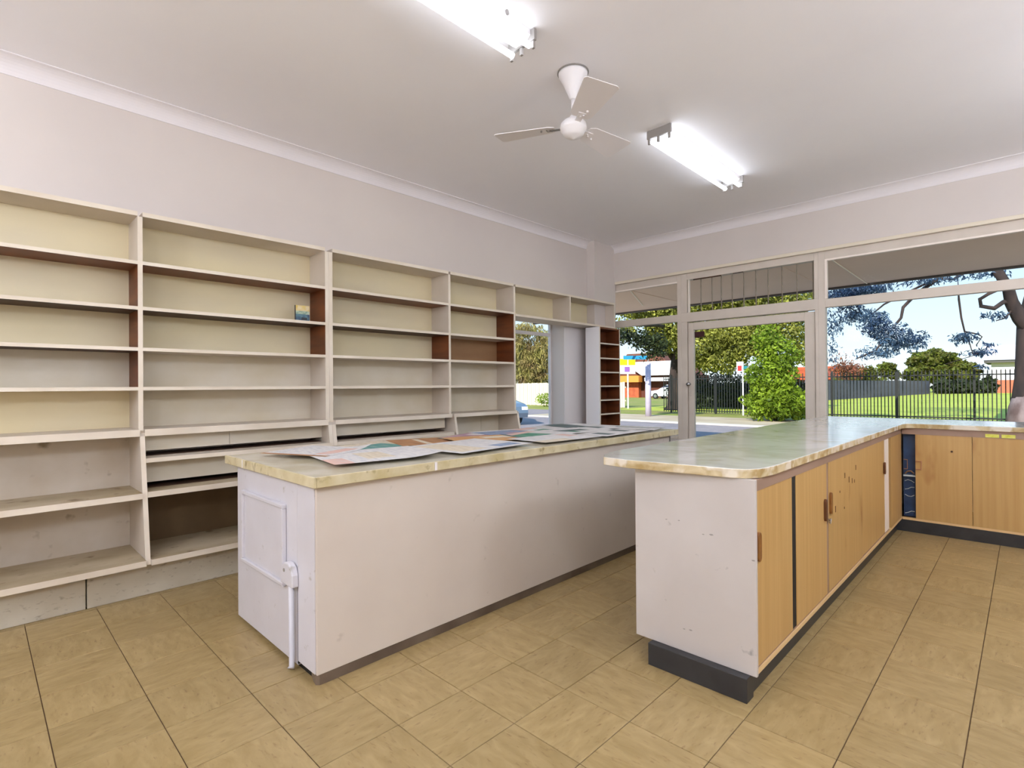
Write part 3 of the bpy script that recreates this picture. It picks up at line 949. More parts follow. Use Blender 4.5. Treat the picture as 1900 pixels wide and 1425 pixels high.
d_a = door(2.188, 2.640, SX - 0.003)
d_b = door(2.700, 3.225, SX - 0.003)
d_c = door(3.262, 4.080, SX - 0.003)
d_d = door(4.084, 4.845, SX - 0.006)
MB().box(SX - 0.022, SX - 0.004, 3.228, 3.259, 0.1285, 0.8315).build('divider', M['rail_wood'], bench)
MB().box(SX - 0.022, SX - 0.003, 4.850, 5.000, 0.1285, 0.8315).build('divider', M['bead'], bench)
MB().box(SX - 0.06, SX - 0.03, 5.001, 5.075, 0.1285, 0.8315).build('divider', M['raw_dark'], bench)
MB().box(SX - 0.018, SX, 5.076, 5.562, 0.119, 0.8315).build('corner_panel', M['door_wood'], bench)
MB().box(SX - 0.022, SX - 0.005, 2.642, 2.698, 0.1285, 0.8315).build('door_gap', M['black'], bench)


def pull(par, y, z, h=0.118, wd=0.034, mt='handle', x=SX):
    h2 = h / 2
    pts = []
    for k in range(9):
        an = math.pi * k / 8
        pts.append((y + wd / 2 * math.cos(an), z + h2 - wd / 2 + wd / 2 * math.sin(an)))
    for k in range(9):
        an = math.pi + math.pi * k / 8
        pts.append((y + wd / 2 * math.cos(an), z - h2 + wd / 2 + wd / 2 * math.sin(an)))
    MB().prism(pts, 'x', x - 0.004, x + 0.008).build('handle', M[mt], par, bevel=0.002)


pull(d_a, 2.208, 0.607)
pull(d_b, 3.185, 0.585, mt='handle_dark')
pull(d_c, 3.292, 0.605, mt='handle')
pull(d_d, 4.815, 0.62, h=0.09, mt='handle_dark')
MB().tube([(SX - 0.003, 3.243, 0.52), (SX + 0.012, 3.243, 0.52)], 0.010, 12).tube([(SX + 0.010, 3.236, 0.505), (SX + 0.011, 3.25, 0.53)], 0.004, 6).build('lock', M['chrome'], bench)
for (y, z, dz) in ((3.62, 0.70, 0.03), (3.72, 0.66, 0.035), (3.80, 0.645, 0.03), (3.86, 0.64, 0.02), (3.5, 0.63, 0.012), (3.9, 0.715, 0.03), (3.40, 0.535, 0.035), (3.60, 0.52, 0.012)):
    MB().box(SX - 0.003, SX - 0.0018, y, y + 0.012, z, z + dz).build('scuff_mark', M['handle_dark'], d_c)
# front side, along the window
SY = 5.560
MB().box(-0.775, 2.55, SY, SY + 0.02, 0.828, 0.880).build('top_rail', M['rail_wood'], bench)
MB().box(-0.775, 2.55, SY, SY + 0.03, 0.100, 0.118).build('bottom_rail', M['pale_rail'], bench)


def fdoor(x0, x1):
    return MB().box(x0, x1, SY + 0.003, SY + 0.019, 0.1185, 0.8275).build('door', M['door_wood'], bench)


e1 = fdoor(-0.683, -0.322)
e2 = fdoor(-0.319, 0.22)
e3 = fdoor(0.225, 0.78)
e4 = fdoor(0.785, 1.36)
e5 = fdoor(1.365, 1.95)
hh = MB()
for (x0, x1, z0, z1) in ((-0.680, -0.640, 0.600, 0.608), (-0.680, -0.640, 0.532, 0.540), (-0.648, -0.640, 0.54, 0.60)):
    hh.box(x0, x1, SY - 0.006, SY + 0.0028, z0, z1)
hh.build('handle', M['handle_pink'], e1, bevel=0.002)
MB().tube([(-0.446, SY + 0.003, 0.702), (-0.446, SY - 0.004, 0.702)], 0.008, 8).build('hole_plug', M['raw_dark'], e1)
# dark opening in the corner
MB().box(-0.775, -0.684, SY + 0.07, SY + 0.085, 0.1185, 0.862).box(-0.684, -0.670, SY + 0.02, SY + 0.07, 0.1185, 0.828).build('back_panel', M['navy'], bench, label='navy inner board seen in the open corner gap')
MB().box(-0.770, -0.686, SY + 0.02, SY + 0.069, 0.466, 0.478).build('inner_shelf', M['cable'], bench, label='pale shelf in the open corner gap')
cb = thing('cable', 'pale cables looping inside the dark corner gap of the cabinets', 'cable', (-0.73, SY + 0.08, 0.12))
for zz in (0.42, 0.36, 0.30, 0.155):
    MB().tube([(-0.765 + 0.022 * k, SY + 0.06 + 0.002 * math.sin(k), zz + 0.012 * math.sin(k * 1.3 + zz * 30)) for k in range(4)], 0.0035, 5).build('loop', M['cable'], cb)
MB().tube([(-0.76, SY + 0.05, 0.486), (-0.745, SY + 0.05, 0.505), (-0.72, SY + 0.05, 0.51), (-0.70, SY + 0.05, 0.490)], 0.006, 6).build('loop', M['raw_tan'], cb)
MB().box(-0.772, -0.745, SY + 0.064, SY + 0.068, 0.60, 0.606).box(-0.772, -0.745, SY + 0.064, SY + 0.068, 0.52, 0.526).box(-0.749, -0.745, SY + 0.064, SY + 0.068, 0.526, 0.60).build('socket_rim', M['handle_pink'], bench)
for k, (x0, x1) in enumerate(((-0.242, -0.162), (-0.148, -0.070))):
    tag(MB().box(x0, x1, SY - 0.0015, SY - 0.0002, 0.832, 0.858).build('label_sticker', M['yellow']),
        ('left' if k == 0 else 'right') + ' one of two yellow stickers on the cabinet rail under the window', 'sticker', 'yellow stickers on the cabinet rail')
# worktop
wt = [(-1.545, 2.34), (-1.50, 2.18), (-1.45, 2.105), (-1.31, 2.092), (-1.10, 2.120), (-0.87, 2.148), (-0.81, 2.172), (-0.775, 2.225), (-0.760, 2.35), (-0.752, 5.44), (-0.735, 5.515), (-0.69, 5.540), (2.57, 5.555), (2.57, 6.31), (-1.545, 6.31)]
MB().prism(wt, 'z', 0.8805, 0.919, 0, kfun=lambda i: 1).build('worktop', [M['marble'], M['marble_edge']], bench, bevel=0.004)
# chips on the end board
for (x, z, s) in ((-0.785, 0.56, 0.008), (-0.99, 0.625, 0.006), (-0.955, 0.63, 0.01), (-1.10, 0.665, 0.006), (-1.16, 0.66, 0.006), (-1.05, 0.20, 0.008), (-1.08, 0.196, 0.006)):
    MB().prism([(x - s, z), (x - s * .2, z - s * .4), (x + s, z - s * .1), (x + s * .5, z + s * .35), (x - s * .4, z + s * .3)], 'y', PY - 0.0012, PY + 0.001).build('chip', M['grey_metal'], bench)


# ------------------------------------------------------------------ ceiling lights
def batten(cx, y0, y1, label):
    L = y1 - y0
    b = thing('ceiling_light', label, 'light', (cx, (y0 + y1) / 2, CEIL), 'fluorescent battens on the ceiling')
    MB().prism([(cx - 0.070, CEIL), (cx - 0.070, CEIL - 0.03), (cx - 0.038, CEIL - 0.055), (cx + 0.038, CEIL - 0.055), (cx + 0.070, CEIL - 0.03), (cx + 0.070, CEIL)], 'y', y0, y1).build('housing', M['white_gloss'], b, bevel=0.003)
    for dx in (-0.064, 0.064):
        MB().tube([(cx + dx, y0 + 0.02, CEIL - 0.086), (cx + dx, y1 - 0.02, CEIL - 0.086)], 0.0165, 12).build('tube', M['tube'], b, smooth=True)
    for yy in (y0, y1 - 0.018):
        MB().box(cx - 0.098, cx + 0.098, yy - 0.001, yy + 0.019, CEIL - 0.064, CEIL - 0.002).build('end_cap', M['grey_metal'], b, bevel=0.002)
        for dx in (-0.082, -0.005, 0.082):
            MB().box(cx + dx - 0.009, cx + dx + 0.009, yy + 0.001, yy + 0.017, CEIL - 0.106, CEIL - 0.0645).build('lamp_holder', M['grey_metal'], b, bevel=0.003)
    return b


batten(-1.965, 3.60, 5.00, 'twin tube fluorescent batten beyond the ceiling fan')
b2 = batten(-1.985, 0.74, 2.14, 'twin tube fluorescent batten at the top edge, nearer than the fan')
MB().tube([(-1.885, 1.90, CEIL - 0.035), (-1.872, 1.90, CEIL - 0.040)], 0.014, 10).build('side_knob', M['chrome'], b2)


def globe(x, y, z, label):
    """globe lamp on a cord, added out of view to brighten the room"""
    g_ = thing('added_fill_lamp', label, 'lamp', (x, y, CEIL), 'added fill globes behind and beside the camera')
    MB().lathe((x, y), [(0.055, CEIL - 0.001), (0.055, CEIL - 0.012), (0.03, CEIL - 0.03), (0.008, CEIL - 0.04)], 20).build('ceiling_rose', M['white_gloss'], g_, smooth=True)
    MB().tube([(x, y, CEIL - 0.035), (x, y, z + 0.22)], 0.004, 6).build('cord', M['white_gloss'], g_)
    MB().lathe((x, y), [(0.03, z + 0.225), (0.045, z + 0.20), (0.045, z + 0.185)], 16).build('cap', M['chrome'], g_, smooth=True)
    pr = [(0.19 * math.sin(math.pi * k / 14), z + 0.19 * math.cos(math.pi * k / 14)) for k in range(1, 14)]
    MB().lathe((x, y), pr, 24).build('globe', M['globe'], g_, smooth=True)


for (x, y, z, lb) in ((-2.1, -1.5, 2.4, 'added fill globe behind the camera, to its left'),
                      (-3.0, -2.2, 2.45, 'added fill globe in the back left corner'),
                      (0.4, -1.5, 2.45, 'added fill globe directly behind the camera'),
                      (0.9, -1.9, 2.45, 'added fill globe towards the back right corner'),
                      (0.75, 0.6, 2.5, 'added fill globe to the right of the camera'),
                      (1.1, 2.4, 2.5, 'added fill globe over the right aisle, middle of the room'),
                      (1.3, 4.4, 2.5, 'added fill globe over the right aisle, nearest the front window')):
    globe(x, y, z, lb)

# ------------------------------------------------------------------ ceiling fan
FX, FYc, HZ = -1.995, 2.600, 2.848
fan = thing('ceiling_fan', 'white three blade ceiling fan on a short rod', 'fan', (FX, FYc, CEIL))
MB().lathe((FX, FYc), [(0.090, CEIL - 0.0068), (0.090, CEIL - 0.014), (0.088, CEIL - 0.024), (0.062, CEIL - 0.07), (0.036, CEIL - 0.13), (0.022, CEIL - 0.165), (0.018, CEIL - 0.17)], 32).build('canopy', M['white_gloss'], fan, smooth=True)
MB().lathe((FX, FYc), [(0.090, CEIL), (0.097, CEIL - 0.0005), (0.097, CEIL - 0.006), (0.090, CEIL - 0.0065)], 32).build('shadow_gap_ring', M['grey_metal'], fan)
MB().tube([(FX, FYc, CEIL - 0.165), (FX, FYc, HZ + 0.06)], 0.012, 14).build('rod', M['white_gloss'], fan, smooth=True)
MB().lathe((FX, FYc), [(0.022, HZ + 0.075), (0.030, HZ + 0.06), (0.030, HZ + 0.05)], 24).build('collar', M['white_gloss'], fan, smooth=True)
MB().lathe((FX, FYc), [(0.03, HZ + 0.048), (0.062, HZ + 0.044), (0.078, HZ + 0.026), (0.082, HZ + 0.004), (0.080, HZ - 0.010), (0.068, HZ - 0.020), (0.066, HZ - 0.034), (0.045, HZ - 0.052), (0.02, HZ - 0.058), (0.008, HZ - 0.066)], 36).build('motor', M['white_gloss'], fan, smooth=True)
for k, deg in enumerate((-34.0, 88.0, 206.0)):
    an = math.radians(deg)
    ca, sa = math.cos(an), math.sin(an)

    def R(u, v, z):
        return (FX + u * ca - v * sa, FYc + u * sa + v * ca, HZ + z)
    mb = MB()
    out_ = [(0.115, -0.045), (0.15, -0.066), (0.475, -0.098), (0.49, -0.085), (0.49, 0.085), (0.475, 0.098), (0.15, 0.066), (0.115, 0.045)]
    n = len(mb.v)
    for (u, v) in out_:
        mb.v.append(R(u, v, 0.012 - v * 0.20))
    for (u, v) in out_:
        mb.v.append(R(u, v, 0.016 - v * 0.20))
    m_ = len(out_)
    for i in range(m_):
        j = (i + 1) % m_
        mb.f.append((i, j, m_ + j, m_ + i))
        mb.mi.append(0)
    mb.f.append(tuple(reversed(range(m_))))
    mb.f.append(tuple(range(m_, 2 * m_)))
    mb.mi += [0, 0]
    bl = mb.build('blade', M['blade'], fan)
    br = MB()
    P0 = [R(0.070, -0.016, 0.008), R(0.17, -0.022, 0.012), R(0.17, 0.022, 0.004), R(0.070, 0.016, 0.002)]
    P1 = [(p[0], p[1], p[2] + 0.004) for p in P0]
    br.v = P0 + P1
    br.f = [(0, 3, 2, 1), (4, 5, 6, 7), (0, 1, 5, 4), (1, 2, 6, 5), (2, 3, 7, 6), (3, 0, 4, 7)]
    br.mi = [0] * 6
    for (u, v) in ((0.135, 0.0), (0.155, 0.012), (0.2, 0.02)):
        c0 = R(u, v, 0.008 - v * 0.2)
        br.tube([(c0[0], c0[1], c0[2] - 0.006), (c0[0], c0[1], c0[2] + 0.006)], 0.006, 8)
    br.build('bracket', M['grey_metal'] if k == 2 else M['blade'], bl)

# ------------------------------------------------------------------ street awning
G = -0.15
aw = thing('street_awning', 'flat grey brown awning soffit over the footpath outside the shop windows', 'awning', (0, 8.3, 2.86))
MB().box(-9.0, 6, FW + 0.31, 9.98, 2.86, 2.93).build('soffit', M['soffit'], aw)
MB().box(-9.0, 6, 9.98, 10.06, 2.83, 3.25).build('fascia', M['fascia'], aw)
MB().tube([(-1.78, 7.2, 2.852), (-1.82, 9.97, 2.852)], 0.008, 6).build('pale_rod', M['bead'], aw)  # thin pale rods laid diagonally under the soffit
MB().tube([(-4.4, 6.9, 2.852), (-5.5, 9.4, 2.852)], 0.012, 6).build('pale_rod', M['bead'], aw)
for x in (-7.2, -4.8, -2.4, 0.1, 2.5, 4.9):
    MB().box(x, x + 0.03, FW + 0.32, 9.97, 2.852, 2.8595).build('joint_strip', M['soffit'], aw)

# ------------------------------------------------------------------ ground outside
def ground(name, x0, x1, y0, y1, z, mt, th=0.1):
    return struct(name, MB().box(x0, x1, y0, y1, z - th, z), M[mt])


ground('footpath_near', -8.2, 40, FW + 0.36, 11.0, G, 'concrete')
ground('footpath_side', -8.2, LW - 0.26, -25, FW + 0.355, G, 'concrete')
ground('kerb_near', -8.2, 40, 11.0, 11.18, G, 'kerb')
ground('road', -60, 60, 11.18, 18.3, G - 0.02, 'asphalt')
ground('road_side', -21.5, -8.2, -25, 11.18, G - 0.02, 'asphalt')
ground('road_branch', -23.5, -17.5, 18.3, 24.3, G - 0.02, 'asphalt')
ground('kerb_far', -17.5, 60, 18.3, 18.55, G + 0.03, 'kerb', 0.2)
ground('footpath_far', -17.5, 60, 18.55, 22.6, G, 'concrete')
ground('footpath_left', -60, -21.5, -25, 11.18, G, 'verge')
ground('verge', -17.5, 60, 22.6, 26.4, G, 'verge')
ground('verge_left', -60, -17.5, 24.3, 36, G, 'verge')
ground('lawn', -17.5, 120, 26.4, 240, G, 'grass')
ground('land', -150, -17.5, 36, 240, G, 'verge')

# ------------------------------------------------------------------ black picket fence
FNY = 24.9
fence = thing('picket_fence', 'black steel picket fence in front of the lawn across the street', 'fence', (-5, FNY, G))
pm = MB()
pm.box(-0.015, 0.015, -0.013, 0.013, 0.06, 1.82)
pm.prism([(-0.018, 1.82), (0.018, 1.82), (0, 1.90)], 'y', -0.012, 0.012)
pmesh = pm.mesh('picket', M['fence_black'])
x = -13.4
while x < 1.8:
    o = bpy.data.objects.new('picket', pmesh)
    col.objects.link(o)
    o.parent = fence
    o.location = (x + 5, 0, 0)
    x += 0.115 if x > -6.6 else 0.125
for z in (0.12, 1.68):
    MB().box(-13.4, 1.9, FNY - 0.018, FNY + 0.018, G + z, G + z + 0.045).build('rail', M['fence_black'], fence)
for x in (-13.0, -10.7, -8.35, -5.80, -3.60, -1.36, 0.9):
    MB().box(x - 0.035, x + 0.035, FNY - 0.035, FNY + 0.035, G, G + 1.88).prism([(x - 0.04, G + 1.88), (x + 0.04, G + 1.88), (x, G + 1.93)], 'y', FNY - 0.04, FNY + 0.04).build('post', M['fence_black'], fence)

# distant slate fence
sf = thing('boundary_fence', 'long slate blue boundary fence receding across the lawn', 'fence', (-10, 75, G))
fp = [(-12.9, 47.0), (-12.2, 54.0), (-10.9, 70.0), (-9.3, 88.0)]
for (p, q) in zip(fp[:-1], fp[1:]):
    MB().prism([(p[0], p[1]), (p[0] + 0.08, p[1]), (q[0] + 0.08, q[1]), (q[0], q[1])], 'z', G, G + 1.72).build('fence_panel', M['navy_fence'], sf)


# ------------------------------------------------------------------ foliage
def leaf_mesh(blobs, n, size, asp=0.45, droop=0.0, shell=0.55):
    tot = sum((b[5] if len(b) > 5 else 1.0) * b[3] ** 2 * b[4] for b in blobs)
    V, Q = [], []
    base = 0
    for b in blobs:
        wgt = b[5] if len(b) > 5 else 1.0
        k = max(20, int(n * wgt * b[3] ** 2 * b[4] / tot))
        d = rng.normal(size=(k, 3))
        d /= np.linalg.norm(d, axis=1)[:, None]
        rr = shell + (1.08 - shell) * rng.random(k) ** 0.6
        lump = 1 + 0.18 * np.sin(7 * d[:, 0] + 3 * b[0]) * np.cos(6 * d[:, 2] + b[1])
        p = np.array(b[:3]) + d * (rr * lump)[:, None] * np.array([b[3], b[3], b[4]])
        ax = rng.normal(size=(k, 3)) + d * 0.4
        ax[:, 2] -= droop * 2
        ax /= np.linalg.norm(ax, axis=1)[:, None]
        s = np.cross(ax, rng.normal(size=(k, 3)))
        s /= np.linalg.norm(s, axis=1)[:, None]
        L = size * (0.6 + 0.8 * rng.random(k))[:, None]
        q = np.stack([p - ax * L * 0.5, p + s * L * asp * 0.5, p + ax * L * 0.5, p - s * L * asp * 0.5], axis=1)
        V.append(q.reshape(-1, 3))
        Q.append(np.arange(base, base + 4 * k).reshape(-1, 4))
        base += 4 * k
    return np.concatenate(V), np.concatenate(Q)


def foliage(root, blobs, n, size, mt, asp=0.45, droop=0.0, shell=0.55, name='foliage'):
    V, Q = leaf_mesh(blobs, n, size, asp, droop, shell)
    V = V - np.array(world_loc(root))
    me = bpy.data.meshes.new(name)
    me.vertices.add(len(V))
    me.vertices.foreach_set('co', V.astype(np.float32).ravel())
    me.loops.add(Q.size)
    me.loops.foreach_set('vertex_index', Q.astype(np.int32).ravel())
    me.polygons.add(len(Q))
    me.polygons.foreach_set('loop_start', np.arange(0, Q.size, 4, dtype=np.int32))
    me.update(calc_edges=True)
    me.materials.append(mt)
    o = bpy.data.objects.new(name, me)
    col.objects.link(o)
    o.parent = root
    o['kind'] = 'stuff'
    return o


# shady street tree on the left
t1 = thing('street_tree', 'big olive green tree with a dark trunk behind the front door', 'tree', (-14.2, 27.6, G))
MB().tube([(-14.3, 27.8, G), (-14.25, 27.7, G + 0.25), (-14.2, 27.6, 1.2), (-14.0, 27.5, 2.6), (-13.6, 27.3, 4.2), (-13.0, 27.2, 6.0)], [0.62, 0.42, 0.34, 0.32, 0.24, 0.12], 12).build('trunk', M['bark'], t1, smooth=True)
MB().tube([(-14.1, 27.5, 2.2), (-13.0, 27.6, 3.6), (-11.5, 28.0, 4.8), (-10.0, 28.4, 5.4)], [0.2, 0.15, 0.1, 0.05], 8).build('branch', M['bark'], t1, smooth=True)
MB().tube([(-14.1, 27.5, 2.6), (-14.6, 26.6, 3.8), (-14.8, 25.0, 4.9)], [0.17, 0.12, 0.06], 8).build('branch', M['bark'], t1, smooth=True)
MB().tube([(-13.9, 27.5, 3.0), (-12.6, 27.0, 3.8), (-11.6, 26.9, 3.7)], [0.12, 0.08, 0.04], 8).build('branch', M['bark'], t1, smooth=True)
TB = [(-14.70, 23.37, 5.53, 1.05, 0.69), (-14.43, 25.03, 5.40, 1.29, 1.09), (-13.51, 25.93, 4.53, 1.29, 1.37), (-14.33, 26.44, 3.67, 0.94, 0.69),
      (-13.39, 26.03, 6.82, 1.72, 1.00), (-12.40, 27.02, 3.37, 1.20, 1.20), (-11.37, 28.02, 3.94, 1.37, 1.37), (-9.98, 27.99, 3.83, 1.32, 1.32),
      (-8.99, 28.95, 4.37, 1.10, 1.24), (-8.30, 29.62, 3.54, 0.61, 1.10), (-11.69, 27.72, 2.51, 1.29, 0.63), (-12.58, 26.83, 5.66, 1.29, 1.14),
      (-11.46, 27.93, 5.94, 1.43, 1.14), (-9.86, 28.09, 5.90, 1.38, 1.10), (-8.78, 29.15, 5.75, 1.16, 0.97), (-7.89, 30.01, 5.46, 0.50, 0.69),
      (-14.71, 23.36, 4.29, 0.61, 0.50, 0.5), (-15.1, 23.6, 4.1, 0.9, 0.35, 0.35), (-14.6, 25.0, 3.6, 0.5, 0.7, 0.25), (-8.4, 30.6, 3.0, 0.7, 0.8), (-12.9, 28.6, 7.6, 2.4, 1.2, 0.5)]
foliage(t1, TB, 60000, 0.18, M['leaf_olive'], 0.5, 0.15, 0.35)
foliage(t1, [(-12.12,18.89,3.29,0.49,0.36),(-11.57,19.45,3.15,0.49,0.40),(-11.02,20.00,2.88,0.45,0.58),(-11.34,19.69,2.55,0.31,0.31,0.5)], 1500, 0.16, M['leaf_dark'], 0.45, 0.2, 0.2)
MB().tube([(-14.2, 27.5, 4.4), (-13.0, 23.5, 4.2), (-12.4, 20.0, 3.9), (-12.6, 18.4, 3.6)], [0.14, 0.09, 0.06, 0.03], 8).build('branch', M['bark'], t1, smooth=True)
# leafy bright shrub
t2 = thing('shrub', 'bright green leafy shrub on the kerb seen through the door glass', 'shrub', (-6.95, 21.6, G))
MB().tube([(-6.95, 21.6, G), (-7.0, 21.55, 1.0), (-6.9, 21.6, 2.2)], [0.07, 0.05, 0.03], 6).tube([(-6.95, 21.6, G), (-7.4, 21.4, 0.9), (-7.3, 21.3, 1.8)], [0.05, 0.04, 0.02], 6).build('stem', M['bark'], t2)
foliage(t2, [(-6.93, 21.62, 0.60, 1.08, 0.66), (-7.07, 21.47, 1.53, 0.87, 0.87), (-6.80, 21.74, 2.30, 0.66, 0.75), (-7.18, 21.36, 2.95, 0.52, 0.60), (-6.34, 22.20, 0.28, 0.46, 0.41), (-7.45, 21.11, 0.19, 0.37, 0.31)],
        9000, 0.15, M['leaf_bright'], 0.5, 0.2, 0.4)
# dark growth behind the fence
t3 = thing('hedge', 'dark shaded hedge behind the black fence, left of the shrub', 'hedge', (-12.5, 31, G))
foliage(t3, [(-13.86, 29.80, 1.07, 0.95, 0.95), (-12.84, 30.80, 1.22, 1.11, 0.89), (-11.82, 31.80, 1.05, 0.95, 0.89), (-15.60, 30.90, 0.90, 0.84, 0.74),
             (-13.6, 29.8, 0.35, 1.3, 0.5), (-12.0, 31.4, 0.35, 1.3, 0.5), (-10.6, 32.2, 0.9, 1.0, 0.9), (-9.3, 32.6, 0.8, 0.9, 0.8)], 7000, 0.17, M['leaf_dark'], 0.5, 0, 0.3)
MB().box(-15.5, -8.5, 32.6, 32.7, G, 1.35).build('shade_backing', M['fence_black'], t3)  # added black board, stands in for shade inside the hedge

# gum tree at the right edge with drooping branches
t4 = thing('gum_tree', 'gum tree at the right edge with bare limbs and drooping blue grey leaves', 'tree', (0.12, 22.8, G))
MB().tube([(0.12, 22.78, G), (0.12, 22.78, G + 0.35), (0.11, 22.76, 1.42), (0.17, 22.81, 3.07), (0.48, 23.10, 4.72), (0.91, 23.51, 6.70), (1.2, 23.8, 9.0)], [0.66, 0.58, 0.42, 0.42, 0.38, 0.3, 0.15], 14).build('trunk', M['bark'], t4, smooth=True)
MB().tube([(0.12, 22.74, G), (0.11, 22.73, 0.5), (0.12, 22.76, 0.95)], [0.69, 0.57, 0.44], 14).build('trunk_base', M['bark_pale'], t4, smooth=True)


def br(pts, r0, r1, s=7):
    nn = len(pts)
    MB().tube(pts, [r0 + (r1 - r0) * i / (nn - 1) for i in range(nn)], s).build('branch', M['bark'], t4, smooth=True)


br([(0.17, 22.81, 2.71), (-0.15, 22.49, 3.24), (-0.35, 22.30, 3.74), (-0.41, 21.96, 4.12), (-0.64, 21.73, 4.69), (-0.6, 21.8, 5.4)], 0.22, 0.10)
br([(-0.30, 22.34, 3.69), (-0.51, 22.14, 3.74), (-0.72, 21.94, 3.54), (-1.01, 21.65, 3.61), (-1.03, 21.63, 3.83), (-0.82, 21.56, 3.96), (-0.41, 21.96, 4.20)], 0.075, 0.045)
br([(-0.33, 22.32, 3.49), (-0.48, 22.17, 3.24), (-0.68, 21.97, 3.16)], 0.035, 0.015, 5)
br([(-0.60, 21.8, 5.3), (-1.55, 21.54, 4.91), (-1.52, 21.57, 3.88), (-1.47, 21.63, 3.29), (-1.40, 21.70, 2.87), (-1.10, 21.99, 2.78), (-1.01, 22.07, 2.70), (-1.14, 21.95, 2.44)], 0.04, 0.015, 6)
br([(-1.40, 21.70, 2.87), (-1.28, 21.81, 2.45), (-1.21, 21.88, 2.11), (-0.80, 22.28, 2.44)], 0.02, 0.008, 5)
br([(-1.21, 21.88, 2.11), (-1.6, 21.5, 1.95), (-1.85, 21.3, 1.85)], 0.012, 0.006, 5)
br([(-0.6, 21.8, 5.3), (-1.75, 21.44, 4.75), (-2.55, 21.26, 4.14), (-2.85, 20.97, 3.71), (-2.90, 20.92, 3.37), (-3.11, 20.72, 3.02), (-3.49, 20.35, 2.33), (-3.93, 19.93, 2.07)], 0.07, 0.02)
br([(-0.6, 21.8, 5.3), (-1.63, 21.46, 4.50), (-1.99, 21.11, 4.54), (-2.55, 21.27, 4.32), (-3.39, 21.14, 3.88), (-3.89, 21.36, 3.50), (-4.4, 21.2, 3.9)], 0.05, 0.02)
foliage(t4, [(-4.54, 20.72, 4.33, 0.59, 0.22), (-3.94, 21.30, 4.45, 0.83, 0.22), (-4.70, 20.56, 3.32, 0.33, 0.51, 0.5), (-4.74, 20.53, 2.40, 0.22, 0.59, 0.4),
             (-4.21, 21.04, 3.59, 0.51, 0.29, 0.8), (-3.52, 20.32, 3.20, 0.45, 0.45), (-3.15, 20.68, 2.76, 0.50, 0.45), (-2.68, 21.14, 2.63, 0.52, 0.34, 0.7),
             (-3.65, 20.19, 2.24, 0.45, 0.21, 0.4), (-3.31, 20.53, 2.24, 0.40, 0.17, 0.8), (-4.34, 20.91, 4.05, 0.55, 0.22)],
        6500, 0.13, M['leaf_blue'], 0.3, 0.5, 0.1)
foliage(t4, [(-1.42, 21.67, 2.65, 0.36, 0.18, 0.7), (-1.10, 21.99, 2.19, 0.45, 0.13, 0.4), (-0.86, 22.23, 2.44, 0.30, 0.08, 0.3), (-1.02, 22.07, 1.77, 0.16, 0.11, 0.3),
             (-2.2, 20.9, 4.48, 0.9, 0.12, 0.25), (-0.90, 22.17, 4.63, 0.67, 0.10, 0.2), (-0.75, 21.9, 3.3, 0.4, 0.12, 0.3)],
        800, 0.16, M['leaf_blue'], 0.28, 0.4, 0.1)
foliage(t4, [(0.4, 23.0, 8.4, 3.2, 1.4), (-1.6, 21.6, 6.6, 1.8, 0.8)], 4000, 0.2, M['leaf_blue'], 0.3, 0.4, 0.3)

# far trees
t5 = thing('round_tree', 'broad rounded tree far beyond the lawn', 'tree', (-9.9, 102.2, G))
MB().tube([(-9.9, 102.2, G), (-9.9, 102.2, 3)], [0.5, 0.35], 8).build('trunk', M['bark'], t5)
foliage(t5, [(-9.5, 102.33, 2.71, 4.4, 1.63), (-10.20, 101.88, 4.76, 3.10, 1.47), (-11.8, 101.04, 2.98, 1.5, 1.14), (-7.87, 104.16, 3.10, 2.4, 1.31)], 9000, 0.55, M['leaf_mid'], 0.6, 0, 0.5)
t6 = thing('russet_tree', 'sparse russet brown tree behind the slate fence', 'tree', (-14.8, 69.4, G))
MB().tube([(-14.8, 69.4, G), (-14.8, 69.4, 2.6), (-15.1, 69.1, 4.2)], [0.2, 0.12, 0.04], 6).build('trunk', M['bark'], t6)
foliage(t6, [(-14.67, 69.55, 2.73, 1.72, 1.10, 0.5), (-15.19, 69.04, 3.84, 0.86, 1.10, 0.15)], 1300, 0.3, M['leaf_red'], 0.4, 0, 0.1)
t7 = thing('small_tree', 'small green tree just right of the russet tree', 'tree', (-13.4, 73.5, G))
MB().tube([(-13.4, 73.5, G), (-13.4, 73.5, 2.4)], [0.15, 0.08], 6).build('trunk', M['bark'], t7)
foliage(t7, [(-13.44, 73.55, 2.51, 1.14, 0.76), (-13.3, 73.6, 1.4, 1.3, 0.7)], 900, 0.4, M['leaf_mid'], 0.6, 0, 0.3)
t8 = thing('small_tree', 'twin crowned pale green tree left of the broad rounded tree', 'tree', (-15.2, 104, G))
MB().tube([(-15.2, 104, G), (-15.2, 104, 3)], [0.3, 0.15], 6).build('trunk', M['bark'], t8)
foliage(t8, [(-16.3, 103.57, 3.47, 1.2, 1.22), (-15.6, 104.2, 2.76, 0.9, 0.87)], 1400, 0.5, M['leaf_mid'], 0.6, 0, 0.3)
t9 = thing('hedge', 'low dark hedge beside the pale school building', 'hedge', (-5.1, 92.4, G))
foliage(t9, [(-7.95, 88.6, 0.75, 1.05, 0.98), (-6.5, 90.4, 0.75, 1.1, 0.98), (-5.1, 92.4, 0.75, 1.1, 0.98), (-3.7, 94.9, 0.9, 0.9, 1.2)], 2600, 0.5, M['leaf_dark'], 0.6, 0, 0.3)
t10 = thing('hedge', 'dense low scrub along the far side of the slate fence', 'hedge', (-16, 95, G))
foliage(t10, [(-19.5, 92, 1.2, 2.4, 1.3), (-19.5, 97, 1.1, 2.0, 1.4), (-14.5, 85, 0.9, 1.6, 1.2), (-16.5, 78, 1.0, 1.5, 1.2)], 2200, 0.55, M['leaf_mid'], 0.6, 0, 0.3)
